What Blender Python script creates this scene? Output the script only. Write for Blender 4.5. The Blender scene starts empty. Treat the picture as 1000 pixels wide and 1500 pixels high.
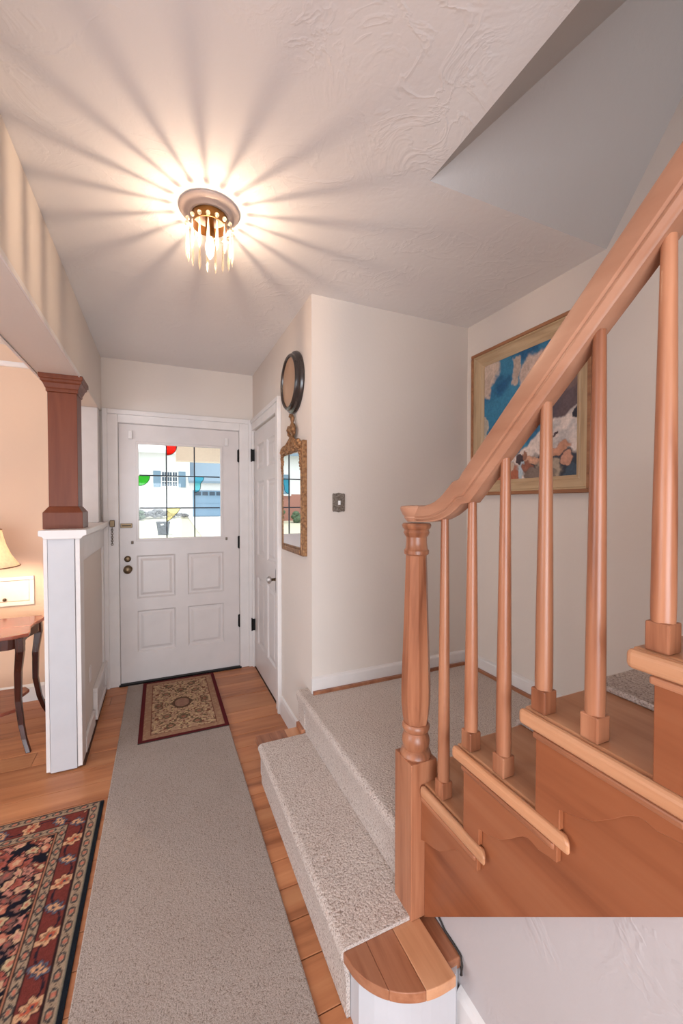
import bpy, bmesh, math, random
import numpy as np
from mathutils import Vector, Matrix
random.seed(7)
PI = math.pi
SC = bpy.context.scene
COL = SC.collection

# ------------------------------------------------------------------ camera
F_PX, YAW, PITCH, CAM_H = 597.2, 0.4168, -0.0205, 1.416
cam = bpy.data.cameras.new('camera')
cam.sensor_fit = 'VERTICAL'; cam.sensor_height = 36.0
cam.lens = F_PX / 1500.0 * 36.0
cam.clip_start = 0.02; cam.clip_end = 300
camo = bpy.data.objects.new('camera', cam); COL.objects.link(camo)
camo.location = (0, 0, CAM_H); camo.rotation_euler = (PI/2 + PITCH, 0, -YAW)
SC.camera = camo

# ------------------------------------------------------------------ world, sun, added fill, exposure
vs = SC.view_settings
vs.view_transform = 'Standard'; vs.look = 'None'; vs.gamma = 1.0; vs.use_curve_mapping = False
vs.exposure = 0.12
W = bpy.data.worlds.new('overcast_sky'); SC.world = W; W.use_nodes = True
bg = W.node_tree.nodes['Background']
bg.inputs[0].default_value = (0.86, 0.93, 1.0, 1); bg.inputs[1].default_value = 1.9
sun = bpy.data.lights.new('sun', 'SUN'); sun.energy = 2.2; sun.angle = 0.05; sun.color = (1, .96, .9)
suno = bpy.data.objects.new('sun', sun); COL.objects.link(suno)
suno.rotation_euler = (math.radians(24), 0, math.radians(-30))
def area(name, loc, rot, sx, sy, power, color):
    l = bpy.data.lights.new(name, 'AREA'); l.shape = 'RECTANGLE'; l.size = sx; l.size_y = sy
    l.energy = power; l.color = color
    o = bpy.data.objects.new(name, l); COL.objects.link(o); o.location = loc; o.rotation_euler = rot
    return o
# fill lights added at made-up windows behind and beside the camera
area('fill_light_back', (-0.70, -2.30, 1.00), (PI/2, 0, 0), 2.2, 1.7, 110, (0.85, 0.92, 1.0))
area('fill_light_side', (-3.30, 0.60, 1.50), (PI/2, 0, -PI/2), 2.0, 1.4, 45, (0.80, 0.90, 1.0))
BULB_STRENGTH = 1650.0
LAMP_POWER = 60.0

# ------------------------------------------------------------------ mesh helpers
ORIG = {}
def world_origin(o): return ORIG.get(o.name, Vector((0, 0, 0)))
def put(o, label=None, cat=None, group=None, kind=None):
    if label: o['label'] = label
    if cat: o['category'] = cat
    if group: o['group'] = group
    if kind: o['kind'] = kind
    return o
def thing(name, loc, label, cat=None, group=None, kind=None):
    o = bpy.data.objects.new(name, None); COL.objects.link(o); o.location = loc
    o.empty_display_size = 0.05
    ORIG[o.name] = Vector(loc)
    return put(o, label, cat, group, kind)
def link_mesh(me, name, loc, mat, parent):
    o = bpy.data.objects.new(name, me); COL.objects.link(o)
    if mat is not None:
        me.materials.clear(); me.materials.append(mat)
    if parent is not None:
        o.parent = parent; o.location = Vector(loc) - world_origin(parent)
    else: o.location = loc
    ORIG[o.name] = Vector(loc)
    return o
class MB:
    def __init__(s): s.v = []; s.f = []
    def add(s, vs_, fs):
        k = len(s.v); s.v += [tuple(p) for p in vs_]; s.f += [tuple(i + k for i in f) for f in fs]; return s
    def box(s, x0, x1, y0, y1, z0, z1):
        if x0 > x1: x0, x1 = x1, x0
        if y0 > y1: y0, y1 = y1, y0
        if z0 > z1: z0, z1 = z1, z0
        return s.add([(x0,y0,z0),(x1,y0,z0),(x1,y1,z0),(x0,y1,z0),(x0,y0,z1),(x1,y0,z1),(x1,y1,z1),(x0,y1,z1)],
                     [(0,3,2,1),(4,5,6,7),(0,1,5,4),(1,2,6,5),(2,3,7,6),(3,0,4,7)])
    def prism(s, poly, axis, a, b):
        n = len(poly)
        if axis == 'x': P = [(a, p[0], p[1]) for p in poly] + [(b, p[0], p[1]) for p in poly]
        elif axis == 'y': P = [(p[0], a, p[1]) for p in poly] + [(p[0], b, p[1]) for p in poly]
        else: P = [(p[0], p[1], a) for p in poly] + [(p[0], p[1], b) for p in poly]
        fs = [tuple(range(n)), tuple(range(2*n-1, n-1, -1))]
        fs += [(i, i+n, (i+1) % n + n, (i+1) % n) for i in range(n)]
        return s.add(P, fs)
    def lathe(s, prof, c, n=24, axis='z', sx=1.0, sy=1.0, phase=0.0):
        k = len(prof); V = []
        for r, h in prof:
            for i in range(n):
                a = 2*PI*i/n + phase; u, w = r*math.cos(a)*sx, r*math.sin(a)*sy
                if axis == 'z': V.append((c[0]+u, c[1]+w, c[2]+h))
                elif axis == 'x': V.append((c[0]+h, c[1]+u, c[2]+w))
                else: V.append((c[0]+u, c[1]+h, c[2]+w))
        fs = []
        for j in range(k-1):
            for i in range(n):
                fs.append((j*n+i, j*n+(i+1) % n, (j+1)*n+(i+1) % n, (j+1)*n+i))
        fs.append(tuple(range(n-1, -1, -1))); fs.append(tuple((k-1)*n+i for i in range(n)))
        return s.add(V, fs)
    def sweep(s, path, prof, up=Vector((0,0,1)), closed=False, cap=True):
        path = [Vector(p) for p in path]; n = len(prof); m = len(path); V = []
        for i, p in enumerate(path):
            if closed: t = path[(i+1) % m] - path[i-1]
            else: t = path[min(i+1, m-1)] - path[max(i-1, 0)]
            t.normalize(); b = t.cross(up)
            if b.length < 1e-4: b = t.cross(Vector((1, 0, 0)))
            b.normalize(); nn = b.cross(t)
            for q in prof: V.append(p + b*q[0] + nn*q[1])
        fs = []
        for i in range(m if closed else m-1):
            for j in range(n):
                i2 = (i+1) % m
                fs.append((i*n+j, i*n+(j+1) % n, i2*n+(j+1) % n, i2*n+j))
        if cap and not closed:
            fs.append(tuple(range(n-1, -1, -1))); fs.append(tuple((m-1)*n+j for j in range(n)))
        return s.add(V, fs)
    def tube(s, path, r, n=8, closed=False):
        prof = [(r*math.cos(2*PI*i/n), r*math.sin(2*PI*i/n)) for i in range(n)]
        return s.sweep(path, prof, Vector((0.31, 0.17, 0.93)), closed)
    def sphere(s, c, r, n=12, m=8, sx=1, sy=1, sz=1):
        prof = [(max(r*math.sin(PI*j/m), 1e-4), -r*math.cos(PI*j/m)*sz) for j in range(m+1)]
        return s.lathe(prof, c, n, 'z', sx, sy)
    def build(s, name, mat, parent=None, smooth=False, bevel=0.0, seg=2, origin=None, fix=True):
        xs = [p[0] for p in s.v]; ys = [p[1] for p in s.v]; zs = [p[2] for p in s.v]
        if origin is None: origin = ((min(xs)+max(xs))/2, (min(ys)+max(ys))/2, min(zs))
        o0 = Vector(origin)
        me = bpy.data.meshes.new(name)
        me.from_pydata([tuple(Vector(p) - o0) for p in s.v], [], s.f); me.update()
        if fix:
            bm = bmesh.new(); bm.from_mesh(me); bmesh.ops.recalc_face_normals(bm, faces=bm.faces); bm.to_mesh(me); bm.free()
        if smooth:
            me.polygons.foreach_set('use_smooth', [True]*len(me.polygons))
            me.set_sharp_from_angle(angle=math.radians(38))
        o = link_mesh(me, name, o0, mat, parent)
        if bevel:
            b = o.modifiers.new('bevel', 'BEVEL'); b.width = bevel; b.segments = seg; b.limit_method = 'ANGLE'; b.angle_limit = math.radians(35)
        return o
def twin(o, loc, rotz=None, parent=None, name=None):
    c = o.copy(); COL.objects.link(c)
    p = parent if parent is not None else o.parent
    c.parent = p
    c.location = Vector(loc) - (world_origin(p) if p is not None else Vector((0,0,0)))
    if rotz is not None: c.rotation_euler = (0, 0, rotz)
    ORIG[c.name] = Vector(loc)
    for k in ('label',):
        if k in c: del c[k]
    return c

# ------------------------------------------------------------------ materials
def lin(r, g, b):
    f = lambda c: (c/255/12.92) if c/255 <= .04045 else ((c/255+.055)/1.055)**2.4
    return (f(r), f(g), f(b), 1)
def base_mat(name, color=(.8,.8,.8,1), rough=.5, metal=0.0, spec=.4):
    m = bpy.data.materials.new(name); m.use_nodes = True
    nt = m.node_tree; b = nt.nodes['Principled BSDF']
    b.inputs['Base Color'].default_value = color; b.inputs['Roughness'].default_value = rough
    b.inputs['Metallic'].default_value = metal; b.inputs['Specular IOR Level'].default_value = spec
    return m, nt, b
def N(nt, t, **kw):
    n = nt.nodes.new(t)
    for k, v in kw.items(): setattr(n, k, v)
    return n
def coords(nt, scale=(1,1,1), rand=False, kind='Object'):
    tc = N(nt, 'ShaderNodeTexCoord'); mp = N(nt, 'ShaderNodeMapping')
    mp.inputs['Scale'].default_value = scale
    if rand:
        oi = N(nt, 'ShaderNodeObjectInfo'); mu = N(nt, 'ShaderNodeVectorMath', operation='SCALE')
        mu.inputs[0].default_value = (37.0, 53.0, 71.0); nt.links.new(oi.outputs['Random'], mu.inputs['Scale'])
        nt.links.new(mu.outputs[0], mp.inputs['Location'])
    nt.links.new(tc.outputs[kind], mp.inputs['Vector']); return mp
def noise(nt, vec, scale, detail=3, rough=.5, dist=0.0):
    n = N(nt, 'ShaderNodeTexNoise'); n.inputs['Scale'].default_value = scale; n.inputs['Detail'].default_value = detail
    n.inputs['Roughness'].default_value = rough; n.inputs['Distortion'].default_value = dist
    nt.links.new(vec.outputs[0], n.inputs['Vector']); return n
def ramp(nt, fac, stops, interp='LINEAR'):
    r = N(nt, 'ShaderNodeValToRGB'); e = r.color_ramp.elements; r.color_ramp.interpolation = interp
    while len(e) > 1: e.remove(e[0])
    e[0].position, e[0].color = stops[0]
    for p, c in stops[1:]:
        q = e.new(p); q.color = c
    nt.links.new(fac, r.inputs[0]); return r
def bump(nt, b, h, strength, dist):
    bp = N(nt, 'ShaderNodeBump'); bp.inputs['Strength'].default_value = strength; bp.inputs['Distance'].default_value = dist
    nt.links.new(h, bp.inputs['Height']); nt.links.new(bp.outputs[0], b.inputs['Normal']); return bp
def plaster(name, color, strength=.25, dist=.004, scale=26, swirl=False, rough=.75):
    m, nt, b = base_mat(name, color, rough, spec=.25)
    mp = coords(nt, kind='Object')
    n1 = noise(nt, mp, scale, 4, .55, .3)
    if swirl:
        mp2 = coords(nt, (1, 1, 1)); n2 = noise(nt, mp2, 6.0, 4, .55, 0.9)
        r2 = ramp(nt, n2.outputs['Fac'], [(.46, (0,0,0,1)), (.52, (1,1,1,1)), (.55, (.2,.2,.2,1)), (.62, (.25,.25,.25,1)), (.66, (.8,.8,.8,1)), (.70, (.2,.2,.2,1))])
        n3 = noise(nt, mp2, 2.2, 2, .5); r3 = ramp(nt, n3.outputs['Fac'], [(.42, (0,0,0,1)), (.62, (1,1,1,1))])
        mu = N(nt, 'ShaderNodeMath', operation='MULTIPLY'); nt.links.new(r2.outputs[0], mu.inputs[0]); nt.links.new(r3.outputs[0], mu.inputs[1])
        ad = N(nt, 'ShaderNodeMath', operation='MULTIPLY_ADD'); nt.links.new(n1.outputs['Fac'], ad.inputs[0]); ad.inputs[1].default_value = .55
        nt.links.new(mu.outputs[0], ad.inputs[2]); bump(nt, b, ad.outputs[0], strength, dist)
    else: bump(nt, b, n1.outputs['Fac'], strength, dist)
    n4 = noise(nt, mp, 1.7, 2); r4 = ramp(nt, n4.outputs['Fac'], [(.3, tuple(c*.965 for c in color[:3])+(1,)), (.7, color)])
    nt.links.new(r4.outputs[0], b.inputs['Base Color'])
    return m
def wood(name, dark, mid, light, axis, rough=.33, scale=1.0, spec=.45, vary=.12):
    m, nt, b = base_mat(name, mid, rough, spec=spec)
    sc = [34*scale]*3; sc['xyz'.index(axis)] = 2.2*scale
    mp = coords(nt, tuple(sc), rand=True)
    sc2 = [8*scale]*3; sc2['xyz'.index(axis)] = 1.1*scale
    mp2 = coords(nt, tuple(sc2), rand=True)
    n1 = noise(nt, mp, 1.0, 4, .6, .4); n2 = noise(nt, mp2, 1.0, 3, .55, 1.2)
    mix = N(nt, 'ShaderNodeMath', operation='MULTIPLY_ADD'); nt.links.new(n1.outputs['Fac'], mix.inputs[0]); mix.inputs[1].default_value = .45
    sc3 = N(nt, 'ShaderNodeMath', operation='MULTIPLY'); nt.links.new(n2.outputs['Fac'], sc3.inputs[0]); sc3.inputs[1].default_value = .55
    nt.links.new(sc3.outputs[0], mix.inputs[2])
    r = ramp(nt, mix.outputs[0], [(.32, dark), (.48, mid), (.66, light)])
    oi = N(nt, 'ShaderNodeObjectInfo'); hs = N(nt, 'ShaderNodeHueSaturation')
    mr = N(nt, 'ShaderNodeMapRange'); mr.inputs[3].default_value = 1-vary; mr.inputs[4].default_value = 1+vary
    nt.links.new(oi.outputs['Random'], mr.inputs[0]); nt.links.new(mr.outputs[0], hs.inputs['Value'])
    nt.links.new(r.outputs[0], hs.inputs['Color']); nt.links.new(hs.outputs[0], b.inputs['Base Color'])
    bump(nt, b, n1.outputs['Fac'], .06, .002)
    return m
def carpet(name, c_dark, c_mid, c_light, s=240, bd=.006, bs=.8):
    m, nt, b = base_mat(name, c_mid, .95, spec=.05)
    mp = coords(nt); n1 = noise(nt, mp, s, 2, .6); n2 = noise(nt, mp, s*.5, 2, .5, 0); n3 = noise(nt, mp, 3.5, 3)
    r1 = ramp(nt, n1.outputs['Fac'], [(.30, c_dark), (.46, c_mid), (.66, c_light)])
    r2 = ramp(nt, n2.outputs['Fac'], [(.33, (.66,.62,.60,1)), (.42, (1,1,1,1))])
    mx = N(nt, 'ShaderNodeMix', data_type='RGBA', blend_type='MULTIPLY'); mx.inputs[0].default_value = .8
    nt.links.new(r1.outputs[0], mx.inputs[6]); nt.links.new(r2.outputs[0], mx.inputs[7])
    r3 = ramp(nt, n3.outputs['Fac'], [(.3, (.93,.91,.90,1)), (.7, (1,1,1,1))])
    my = N(nt, 'ShaderNodeMix', data_type='RGBA', blend_type='MULTIPLY'); my.inputs[0].default_value = 1
    nt.links.new(mx.outputs[2], my.inputs[6]); nt.links.new(r3.outputs[0], my.inputs[7])
    nt.links.new(my.outputs[2], b.inputs['Base Color']); bump(nt, b, n2.outputs['Fac'], bs, bd)
    return m
def vcol_mat(name, rough=.9, s=300, spec=.1, bd=.003):
    m, nt, b = base_mat(name, (.5,.5,.5,1), rough, spec=spec)
    a = N(nt, 'ShaderNodeVertexColor'); a.layer_name = 'paint'
    mp = coords(nt); n = noise(nt, mp, s, 2); r = ramp(nt, n.outputs['Fac'], [(.3, (.80,.80,.80,1)), (.7, (1,1,1,1))])
    mx = N(nt, 'ShaderNodeMix', data_type='RGBA', blend_type='MULTIPLY'); mx.inputs[0].default_value = 1
    nt.links.new(a.outputs[0], mx.inputs[6]); nt.links.new(r.outputs[0], mx.inputs[7]); nt.links.new(mx.outputs[2], b.inputs['Base Color'])
    bump(nt, b, n.outputs['Fac'], .4, bd); return m
def simple(name, color, rough=.5, metal=0.0, spec=.4, ns=0, nb=0.0):
    m, nt, b = base_mat(name, color, rough, metal, spec)
    mp = coords(nt); n = noise(nt, mp, ns or 40, 3)
    r = ramp(nt, n.outputs['Fac'], [(.3, tuple(c*.93 for c in color[:3])+(1,)), (.7, color)])
    nt.links.new(r.outputs[0], b.inputs['Base Color'])
    if nb: bump(nt, b, n.outputs['Fac'], .5, nb)
    return m
def clear_glass(name, tint, gloss=.018):
    m = bpy.data.materials.new(name); m.use_nodes = True; nt = m.node_tree; nt.nodes.clear()
    out = N(nt, 'ShaderNodeOutputMaterial'); mix = N(nt, 'ShaderNodeMixShader'); mix.inputs[0].default_value = gloss
    t = N(nt, 'ShaderNodeBsdfTransparent'); t.inputs[0].default_value = tint
    g = N(nt, 'ShaderNodeBsdfGlossy'); g.inputs['Roughness'].default_value = .02
    nt.links.new(t.outputs[0], mix.inputs[1]); nt.links.new(g.outputs[0], mix.inputs[2]); nt.links.new(mix.outputs[0], out.inputs[0])
    return m
def emit(name, color, strength):
    m = bpy.data.materials.new(name); m.use_nodes = True; nt = m.node_tree; nt.nodes.clear()
    out = N(nt, 'ShaderNodeOutputMaterial'); e = N(nt, 'ShaderNodeEmission'); e.inputs[0].default_value = color; e.inputs[1].default_value = strength
    nt.links.new(e.outputs[0], out.inputs[0]); return m
def crystal(name):
    m = bpy.data.materials.new(name); m.use_nodes = True; nt = m.node_tree; nt.nodes.clear()
    out = N(nt, 'ShaderNodeOutputMaterial'); a = N(nt, 'ShaderNodeMixShader'); a.inputs[0].default_value = .35
    t = N(nt, 'ShaderNodeBsdfTranslucent'); t.inputs[0].default_value = (.95, .88, .74, 1)
    g = N(nt, 'ShaderNodeBsdfGlossy'); g.inputs['Roughness'].default_value = .12; g.inputs[0].default_value = (1, .95, .86, 1)
    nt.links.new(t.outputs[0], a.inputs[1]); nt.links.new(g.outputs[0], a.inputs[2])
    c_ = N(nt, 'ShaderNodeMixShader'); c_.inputs[0].default_value = .28; tr = N(nt, 'ShaderNodeBsdfTransparent'); tr.inputs[0].default_value = (1, .97, .92, 1)
    nt.links.new(a.outputs[0], c_.inputs[1]); nt.links.new(tr.outputs[0], c_.inputs[2]); nt.links.new(c_.outputs[0], out.inputs[0]); return m
def glowing_glass(name, color, strength, clear):
    m = bpy.data.materials.new(name); m.use_nodes = True; nt = m.node_tree; nt.nodes.clear()
    out = N(nt, 'ShaderNodeOutputMaterial'); e = N(nt, 'ShaderNodeEmission'); e.inputs[0].default_value = color; e.inputs[1].default_value = strength
    t = N(nt, 'ShaderNodeBsdfTransparent'); mix = N(nt, 'ShaderNodeMixShader'); mix.inputs[0].default_value = clear
    nt.links.new(e.outputs[0], mix.inputs[1]); nt.links.new(t.outputs[0], mix.inputs[2]); nt.links.new(mix.outputs[0], out.inputs[0]); return m
def shade_mat(name, color):
    m = bpy.data.materials.new(name); m.use_nodes = True; nt = m.node_tree; nt.nodes.clear()
    out = N(nt, 'ShaderNodeOutputMaterial'); a = N(nt, 'ShaderNodeMixShader'); a.inputs[0].default_value = .5
    t = N(nt, 'ShaderNodeBsdfTranslucent'); t.inputs[0].default_value = color
    d = N(nt, 'ShaderNodeBsdfDiffuse'); d.inputs[0].default_value = color
    mp = coords(nt); n = noise(nt, mp, 60, 3); r = ramp(nt, n.outputs['Fac'], [(.35, tuple(c*.8 for c in color[:3])+(1,)), (.65, color)])
    nt.links.new(r.outputs[0], t.inputs[0])
    nt.links.new(t.outputs[0], a.inputs[1]); nt.links.new(d.outputs[0], a.inputs[2]); nt.links.new(a.outputs[0], out.inputs[0]); return m

M = {}
M['wall'] = plaster('beige_wall_paint', lin(220, 209, 200), .22, .003, 55)
M['peach'] = plaster('lamp_tinted_wall_paint', lin(222, 190, 165), .2, .003, 55)  # lamp's warm light on a beige wall put into the paint colour
M['ceil'] = plaster('textured_ceiling_plaster', lin(234, 230, 228), .16, .010, 34, swirl=True)
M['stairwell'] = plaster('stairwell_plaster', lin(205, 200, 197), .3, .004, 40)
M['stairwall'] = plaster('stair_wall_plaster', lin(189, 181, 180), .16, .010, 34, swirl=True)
M['white'] = simple('white_trim_paint', lin(226, 220, 217), .38, ns=9)
M['door'] = simple('white_door_paint', lin(217, 209, 206), .34, ns=6)
M['pier'] = simple('pier_white_paint', lin(200, 199, 202), .42, ns=7)
wd, wm, wl = lin(112, 64, 42), lin(157, 101, 72), lin(182, 126, 94)
M['wood_z'] = wood('stair_wood_upright', wd, wm, wl, 'z')
M['wood_y'] = wood('stair_wood_lengthwise', wd, wm, wl, 'y')
M['wood_n'] = wood('nosing_wood', lin(176, 120, 84), lin(194, 139, 102), lin(206, 154, 118), 'y', rough=.3)
M['wood_r'] = wood('handrail_wood', lin(156, 107, 82), lin(169, 121, 95), lin(181, 134, 108), 'y', rough=.36, scale=.5, vary=.02)
M['wood_str'] = wood('stringer_wood', lin(118, 64, 39), lin(147, 86, 55), lin(160, 101, 69), 'y', scale=.45, vary=.03)
M['floor'] = wood('pine_floorboard', lin(138, 82, 50), lin(180, 116, 76), lin(198, 138, 95), 'x', rough=.36, scale=.7, vary=.13)
M['gap'] = simple('dark_subfloor', lin(70, 40, 24), .9)
M['column'] = wood('column_wood', lin(92, 46, 28), lin(108, 56, 36), lin(118, 64, 42), 'z', rough=.45, spec=.25, vary=.02)
M['table'] = wood('mahogany_wood', lin(40, 16, 11), lin(56, 24, 16), lin(72, 32, 22), 'z', rough=.22, spec=.6)
M['tabletop'] = wood('mahogany_top', lin(110, 52, 36), lin(140, 70, 50), lin(160, 86, 62), 'x', rough=.16, spec=.7)
M['berber'] = carpet('flecked_stair_carpet', lin(152, 138, 130), lin(198, 184, 175), lin(218, 207, 200), 250, .006, .8)
M['runner'] = carpet('grey_runner_pile', lin(128, 116, 108), lin(162, 149, 141), lin(182, 170, 162), 320, .004, .6)
M['rug'] = vcol_mat('oriental_rug_pile'); M['mat'] = vcol_mat('door_mat_pile'); M['paint'] = vcol_mat('oil_paint', .55, 90, .3, .002)
M['rugedge'] = simple('rug_binding', lin(60, 50, 46), .95, spec=.05)
M['black'] = simple('black_iron', lin(30, 28, 28), .5, .6)
M['brass'] = simple('aged_brass', lin(100, 82, 62), .35, .9, ns=60)
M['pewter'] = simple('embossed_pewter', lin(150, 138, 126), .45, .3, ns=170, nb=.008)
M['pewter'].node_tree.nodes['Color Ramp'].color_ramp.elements[0].color = lin(82, 72, 64)
M['gold'] = simple('gilt_wood', lin(170, 128, 88), .40, .35, ns=70, nb=.004)
M['gold'].node_tree.nodes['Color Ramp'].color_ramp.elements[0].color = lin(104, 68, 44)
M['frame_dark'] = simple('dark_round_frame', lin(50, 42, 40), .25, 0, .6)
M['face'] = simple('tan_face', lin(176, 140, 112), .3, 0, .5, ns=8)
M['mirror'] = base_mat('mirror_silver', (.92, .92, .92, 1), .01, 1.0)[0]
M['glass'] = clear_glass('clear_glass', (.97, .98, .98, 1))
M['red'] = clear_glass('red_glass', (.86, .10, .06, 1), .02); M['green'] = clear_glass('green_glass', (.20, .66, .18, 1), .02)
M['cyan'] = clear_glass('cyan_glass', (.46, .90, .95, 1), .02); M['yellow'] = clear_glass('yellow_glass', (.97, .88, .52, 1), .02)
M['lead'] = simple('lead_came', lin(42, 46, 54), .5, .3)
M['canopy'] = simple('brushed_canopy', lin(190, 174, 166), .45, .25)
M['ring'] = simple('bronze_ring', lin(120, 82, 40), .3, .8)
M['crystal'] = crystal('crystal_prism'); M['bulb'] = emit('lit_bulb', (1.0, .73, .51, 1), BULB_STRENGTH)
M['bulbglass'] = glowing_glass('bulb_glass', (1.0, .86, .68, 1), 9.0, .8)
M['shade'] = shade_mat('lamp_shade_fabric', (.93, .84, .70, 1))
M['pframe'] = wood('painting_frame_wood', lin(150, 122, 92), lin(180, 152, 118), lin(198, 174, 142), 'y', rough=.5, vary=.02)
M['pframe_z'] = wood('painting_frame_wood_upright', lin(150, 122, 92), lin(180, 152, 118), lin(198, 174, 142), 'z', rough=.5, vary=.02)
M['pframe_d'] = wood('painting_frame_lip', lin(120, 76, 50), lin(150, 100, 66), lin(168, 118, 82), 'y', rough=.5, vary=.02)
M['knob'] = clear_glass('glass_knob', (.92, .90, .88, 1), .5)
M['siding'] = simple('white_siding', lin(240, 240, 238), .7); M['shutter'] = simple('blue_grey_shutter', lin(120, 148, 168), .7)
M['garage'] = simple('blue_garage_door', lin(128, 156, 178), .7); M['roof'] = simple('blue_grey_roof', lin(128, 146, 160), .9, ns=20)
M['pane_far'] = simple('far_window_pane', lin(70, 86, 100), .15); M['grass'] = simple('lawn_grass', lin(196, 192, 168), .95, ns=14, nb=.01)
M['drive'] = simple('pale_concrete', lin(215, 212, 208), .9, ns=4); M['bin'] = simple('dark_bin_plastic', lin(26, 32, 38), .5)
M['stone'] = simple('rubble_stone', lin(120, 120, 122), .9, ns=7, nb=.02); M['leaf'] = simple('shrub_leaf', lin(78, 96, 70), .8, ns=30)
M['porch'] = simple('porch_tan_paint', lin(246, 230, 212), .7); M['brick'] = simple('far_brick_face', lin(168, 118, 104), .9, ns=30)
M['paper'] = simple('white_label', lin(240, 240, 240), .6)
M['cable'] = simple('dark_cable', lin(52, 48, 46), .6)
M['hatch'] = simple('white_hatch_paint', lin(236, 226, 214), .4)

# ------------------------------------------------------------------ key dimensions
ZC = 2.5225; YD = 3.565; XH = .735; YL = 2.052; XW = 1.7805; XB = -.405; ZS = 2.112
YB = -2.4; XL = -3.4
XO, YO = .852, 1.1765

# ------------------------------------------------------------------ floor with separate boards
fl = thing('floor', (0, .6, -.03), 'honey-coloured pine floorboards running across the hallway', kind='structure')
MB().box(XL, XW, YB, YD+.25, -.06, -.012).build('subfloor', M['gap'], fl)
edges = [3.565, 3.40, 3.252, 3.035, 2.80, 2.66, 2.511, 2.37, 2.226, 2.08, 1.96, 1.852, 1.721, 1.555, 1.43, 1.307, 1.18, 1.031,
         .90, .76, .64, .50, .37, .22, .09, -.06, -.22, -.35, -.52, -.66, -.82, -.95, -1.12, -1.3, -1.45, -1.62, -1.78, -1.95, -2.1, -2.27, -2.4]
for i in range(len(edges)-1):
    y1, y0 = edges[i], edges[i+1]
    if y0 > .6: x = -2.3; xe = .735
    else: x = XL; xe = .735
    xs = [x]
    p = x + random.uniform(.5, 1.4)
    while p < xe - .35:
        xs.append(p); p += random.uniform(.9, 1.9)
    xs.append(xe)
    for a, b in zip(xs[:-1], xs[1:]):
        if y0 > .6 and a < -2.25: a = XL
        dz = random.uniform(-.0006, .0006)
        MB().box(a+.0009, b-.0009, y0+.0016, y1-.0016, -.012, dz).build('floorboard', M['floor'], fl, bevel=.0012, seg=1)

# ------------------------------------------------------------------ ceiling, stairwell
c = MB()
c.box(XL, XO, YB, YD+.2, ZC, ZC+.12); c.box(XO, XW+.12, YO, YD+.2, ZC, ZC+.12)
put(c.build('ceiling', M['ceil'], origin=(0, 1, ZC)), 'rough swirled plaster ceiling over the hallway', kind='structure')
AP = (XW, 0.567, 3.41)
k = MB(); P0 = (XO, YO, ZC); P1 = (XW, YO, ZC)
k.add([P0, P1, AP, (XO-.02, YO+.12, ZC+.1), (XW, YO+.14, ZC+.1), (XW, .70, 3.52)], [(0,1,2), (5,4,3), (0,3,4,1), (1,4,5,2), (2,5,3,0)])
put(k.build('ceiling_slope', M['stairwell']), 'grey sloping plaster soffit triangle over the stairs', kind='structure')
k = MB(); B0 = (XO, YB, ZC); B1 = (XW, YB, 3.41)
k.add([P0, AP, B1, B0, (XO-.08, YO, ZC+.1), (XW-.08, .567, 3.52), (XW-.08, YB, 3.52), (XO-.08, YB, ZC+.1)], [(0,1,2,3), (7,6,5,4), (0,4,5,1), (1,5,6,2), (2,6,7,3), (3,7,4,0)])
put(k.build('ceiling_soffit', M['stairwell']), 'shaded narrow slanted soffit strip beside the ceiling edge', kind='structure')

# ------------------------------------------------------------------ walls
def wall(name, parts, mat, label):
    m = MB()
    for p in parts: m.box(*p)
    return put(m.build(name, mat, fix=False), label, kind='structure')
DX0, DX1 = -.305, .625
wall('wall_front', [(-.56, DX0, YD, YD+.16, 0, ZC), (DX1, .95, YD, YD+.16, 0, ZC), (DX0, DX1, YD, YD+.16, 2.045, ZC)], M['wall'],
     'beige plaster wall around the white front door')
HX0, HX1, HZ0, HZ1 = -1.22, -.865, .725, .872
wall('wall_front_room', [(XL, HX0, YD, YD+.16, 0, ZC), (HX1, -.56, YD, YD+.16, 0, ZC), (HX0, HX1, YD, YD+.16, 0, HZ0), (HX0, HX1, YD, YD+.16, HZ1, ZC)], M['peach'],
     'peach lamplit wall of the room left of the column')
wall('wall_closet', [(XH, XH+.11, YL, 2.735, 0, ZC), (XH, XH+.11, 3.525, YD, 0, ZC), (XH, XH+.11, 2.735, 3.525, 2.045, ZC)], M['wall'],
     'narrow beige wall carrying the gilt mirror beside the closet door')
wall('wall_landing', [(XH+.11, XW, YL, YL+.11, 0, ZC)], M['wall'], 'plain cream wall with the light switch above the landing')
wall('wall_right', [(XW, XW+.12, YB, YL+.11, 0, 3.55)], M['wall'], 'long beige stair wall where the painting hangs')
wall('wall_back', [(XL, -1.8, YB-.15, YB, 0, ZC), (.4, XW, YB-.15, YB, 0, 3.5), (-1.8, .4, YB-.15, YB, 0, .1), (-1.8, .4, YB-.15, YB, 1.9, ZC)], M['wall'],
     'wall behind the viewer with a wide added window')
wall('wall_left', [(XL-.15, XL, YB, -.4, 0, ZC), (XL-.15, XL, 1.6, YD, 0, ZC), (XL-.15, XL, -.4, 1.6, 0, .75), (XL-.15, XL, -.4, 1.6, 2.25, ZC)], M['peach'],
     'far side wall of the lamplit room with an added window')
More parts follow.
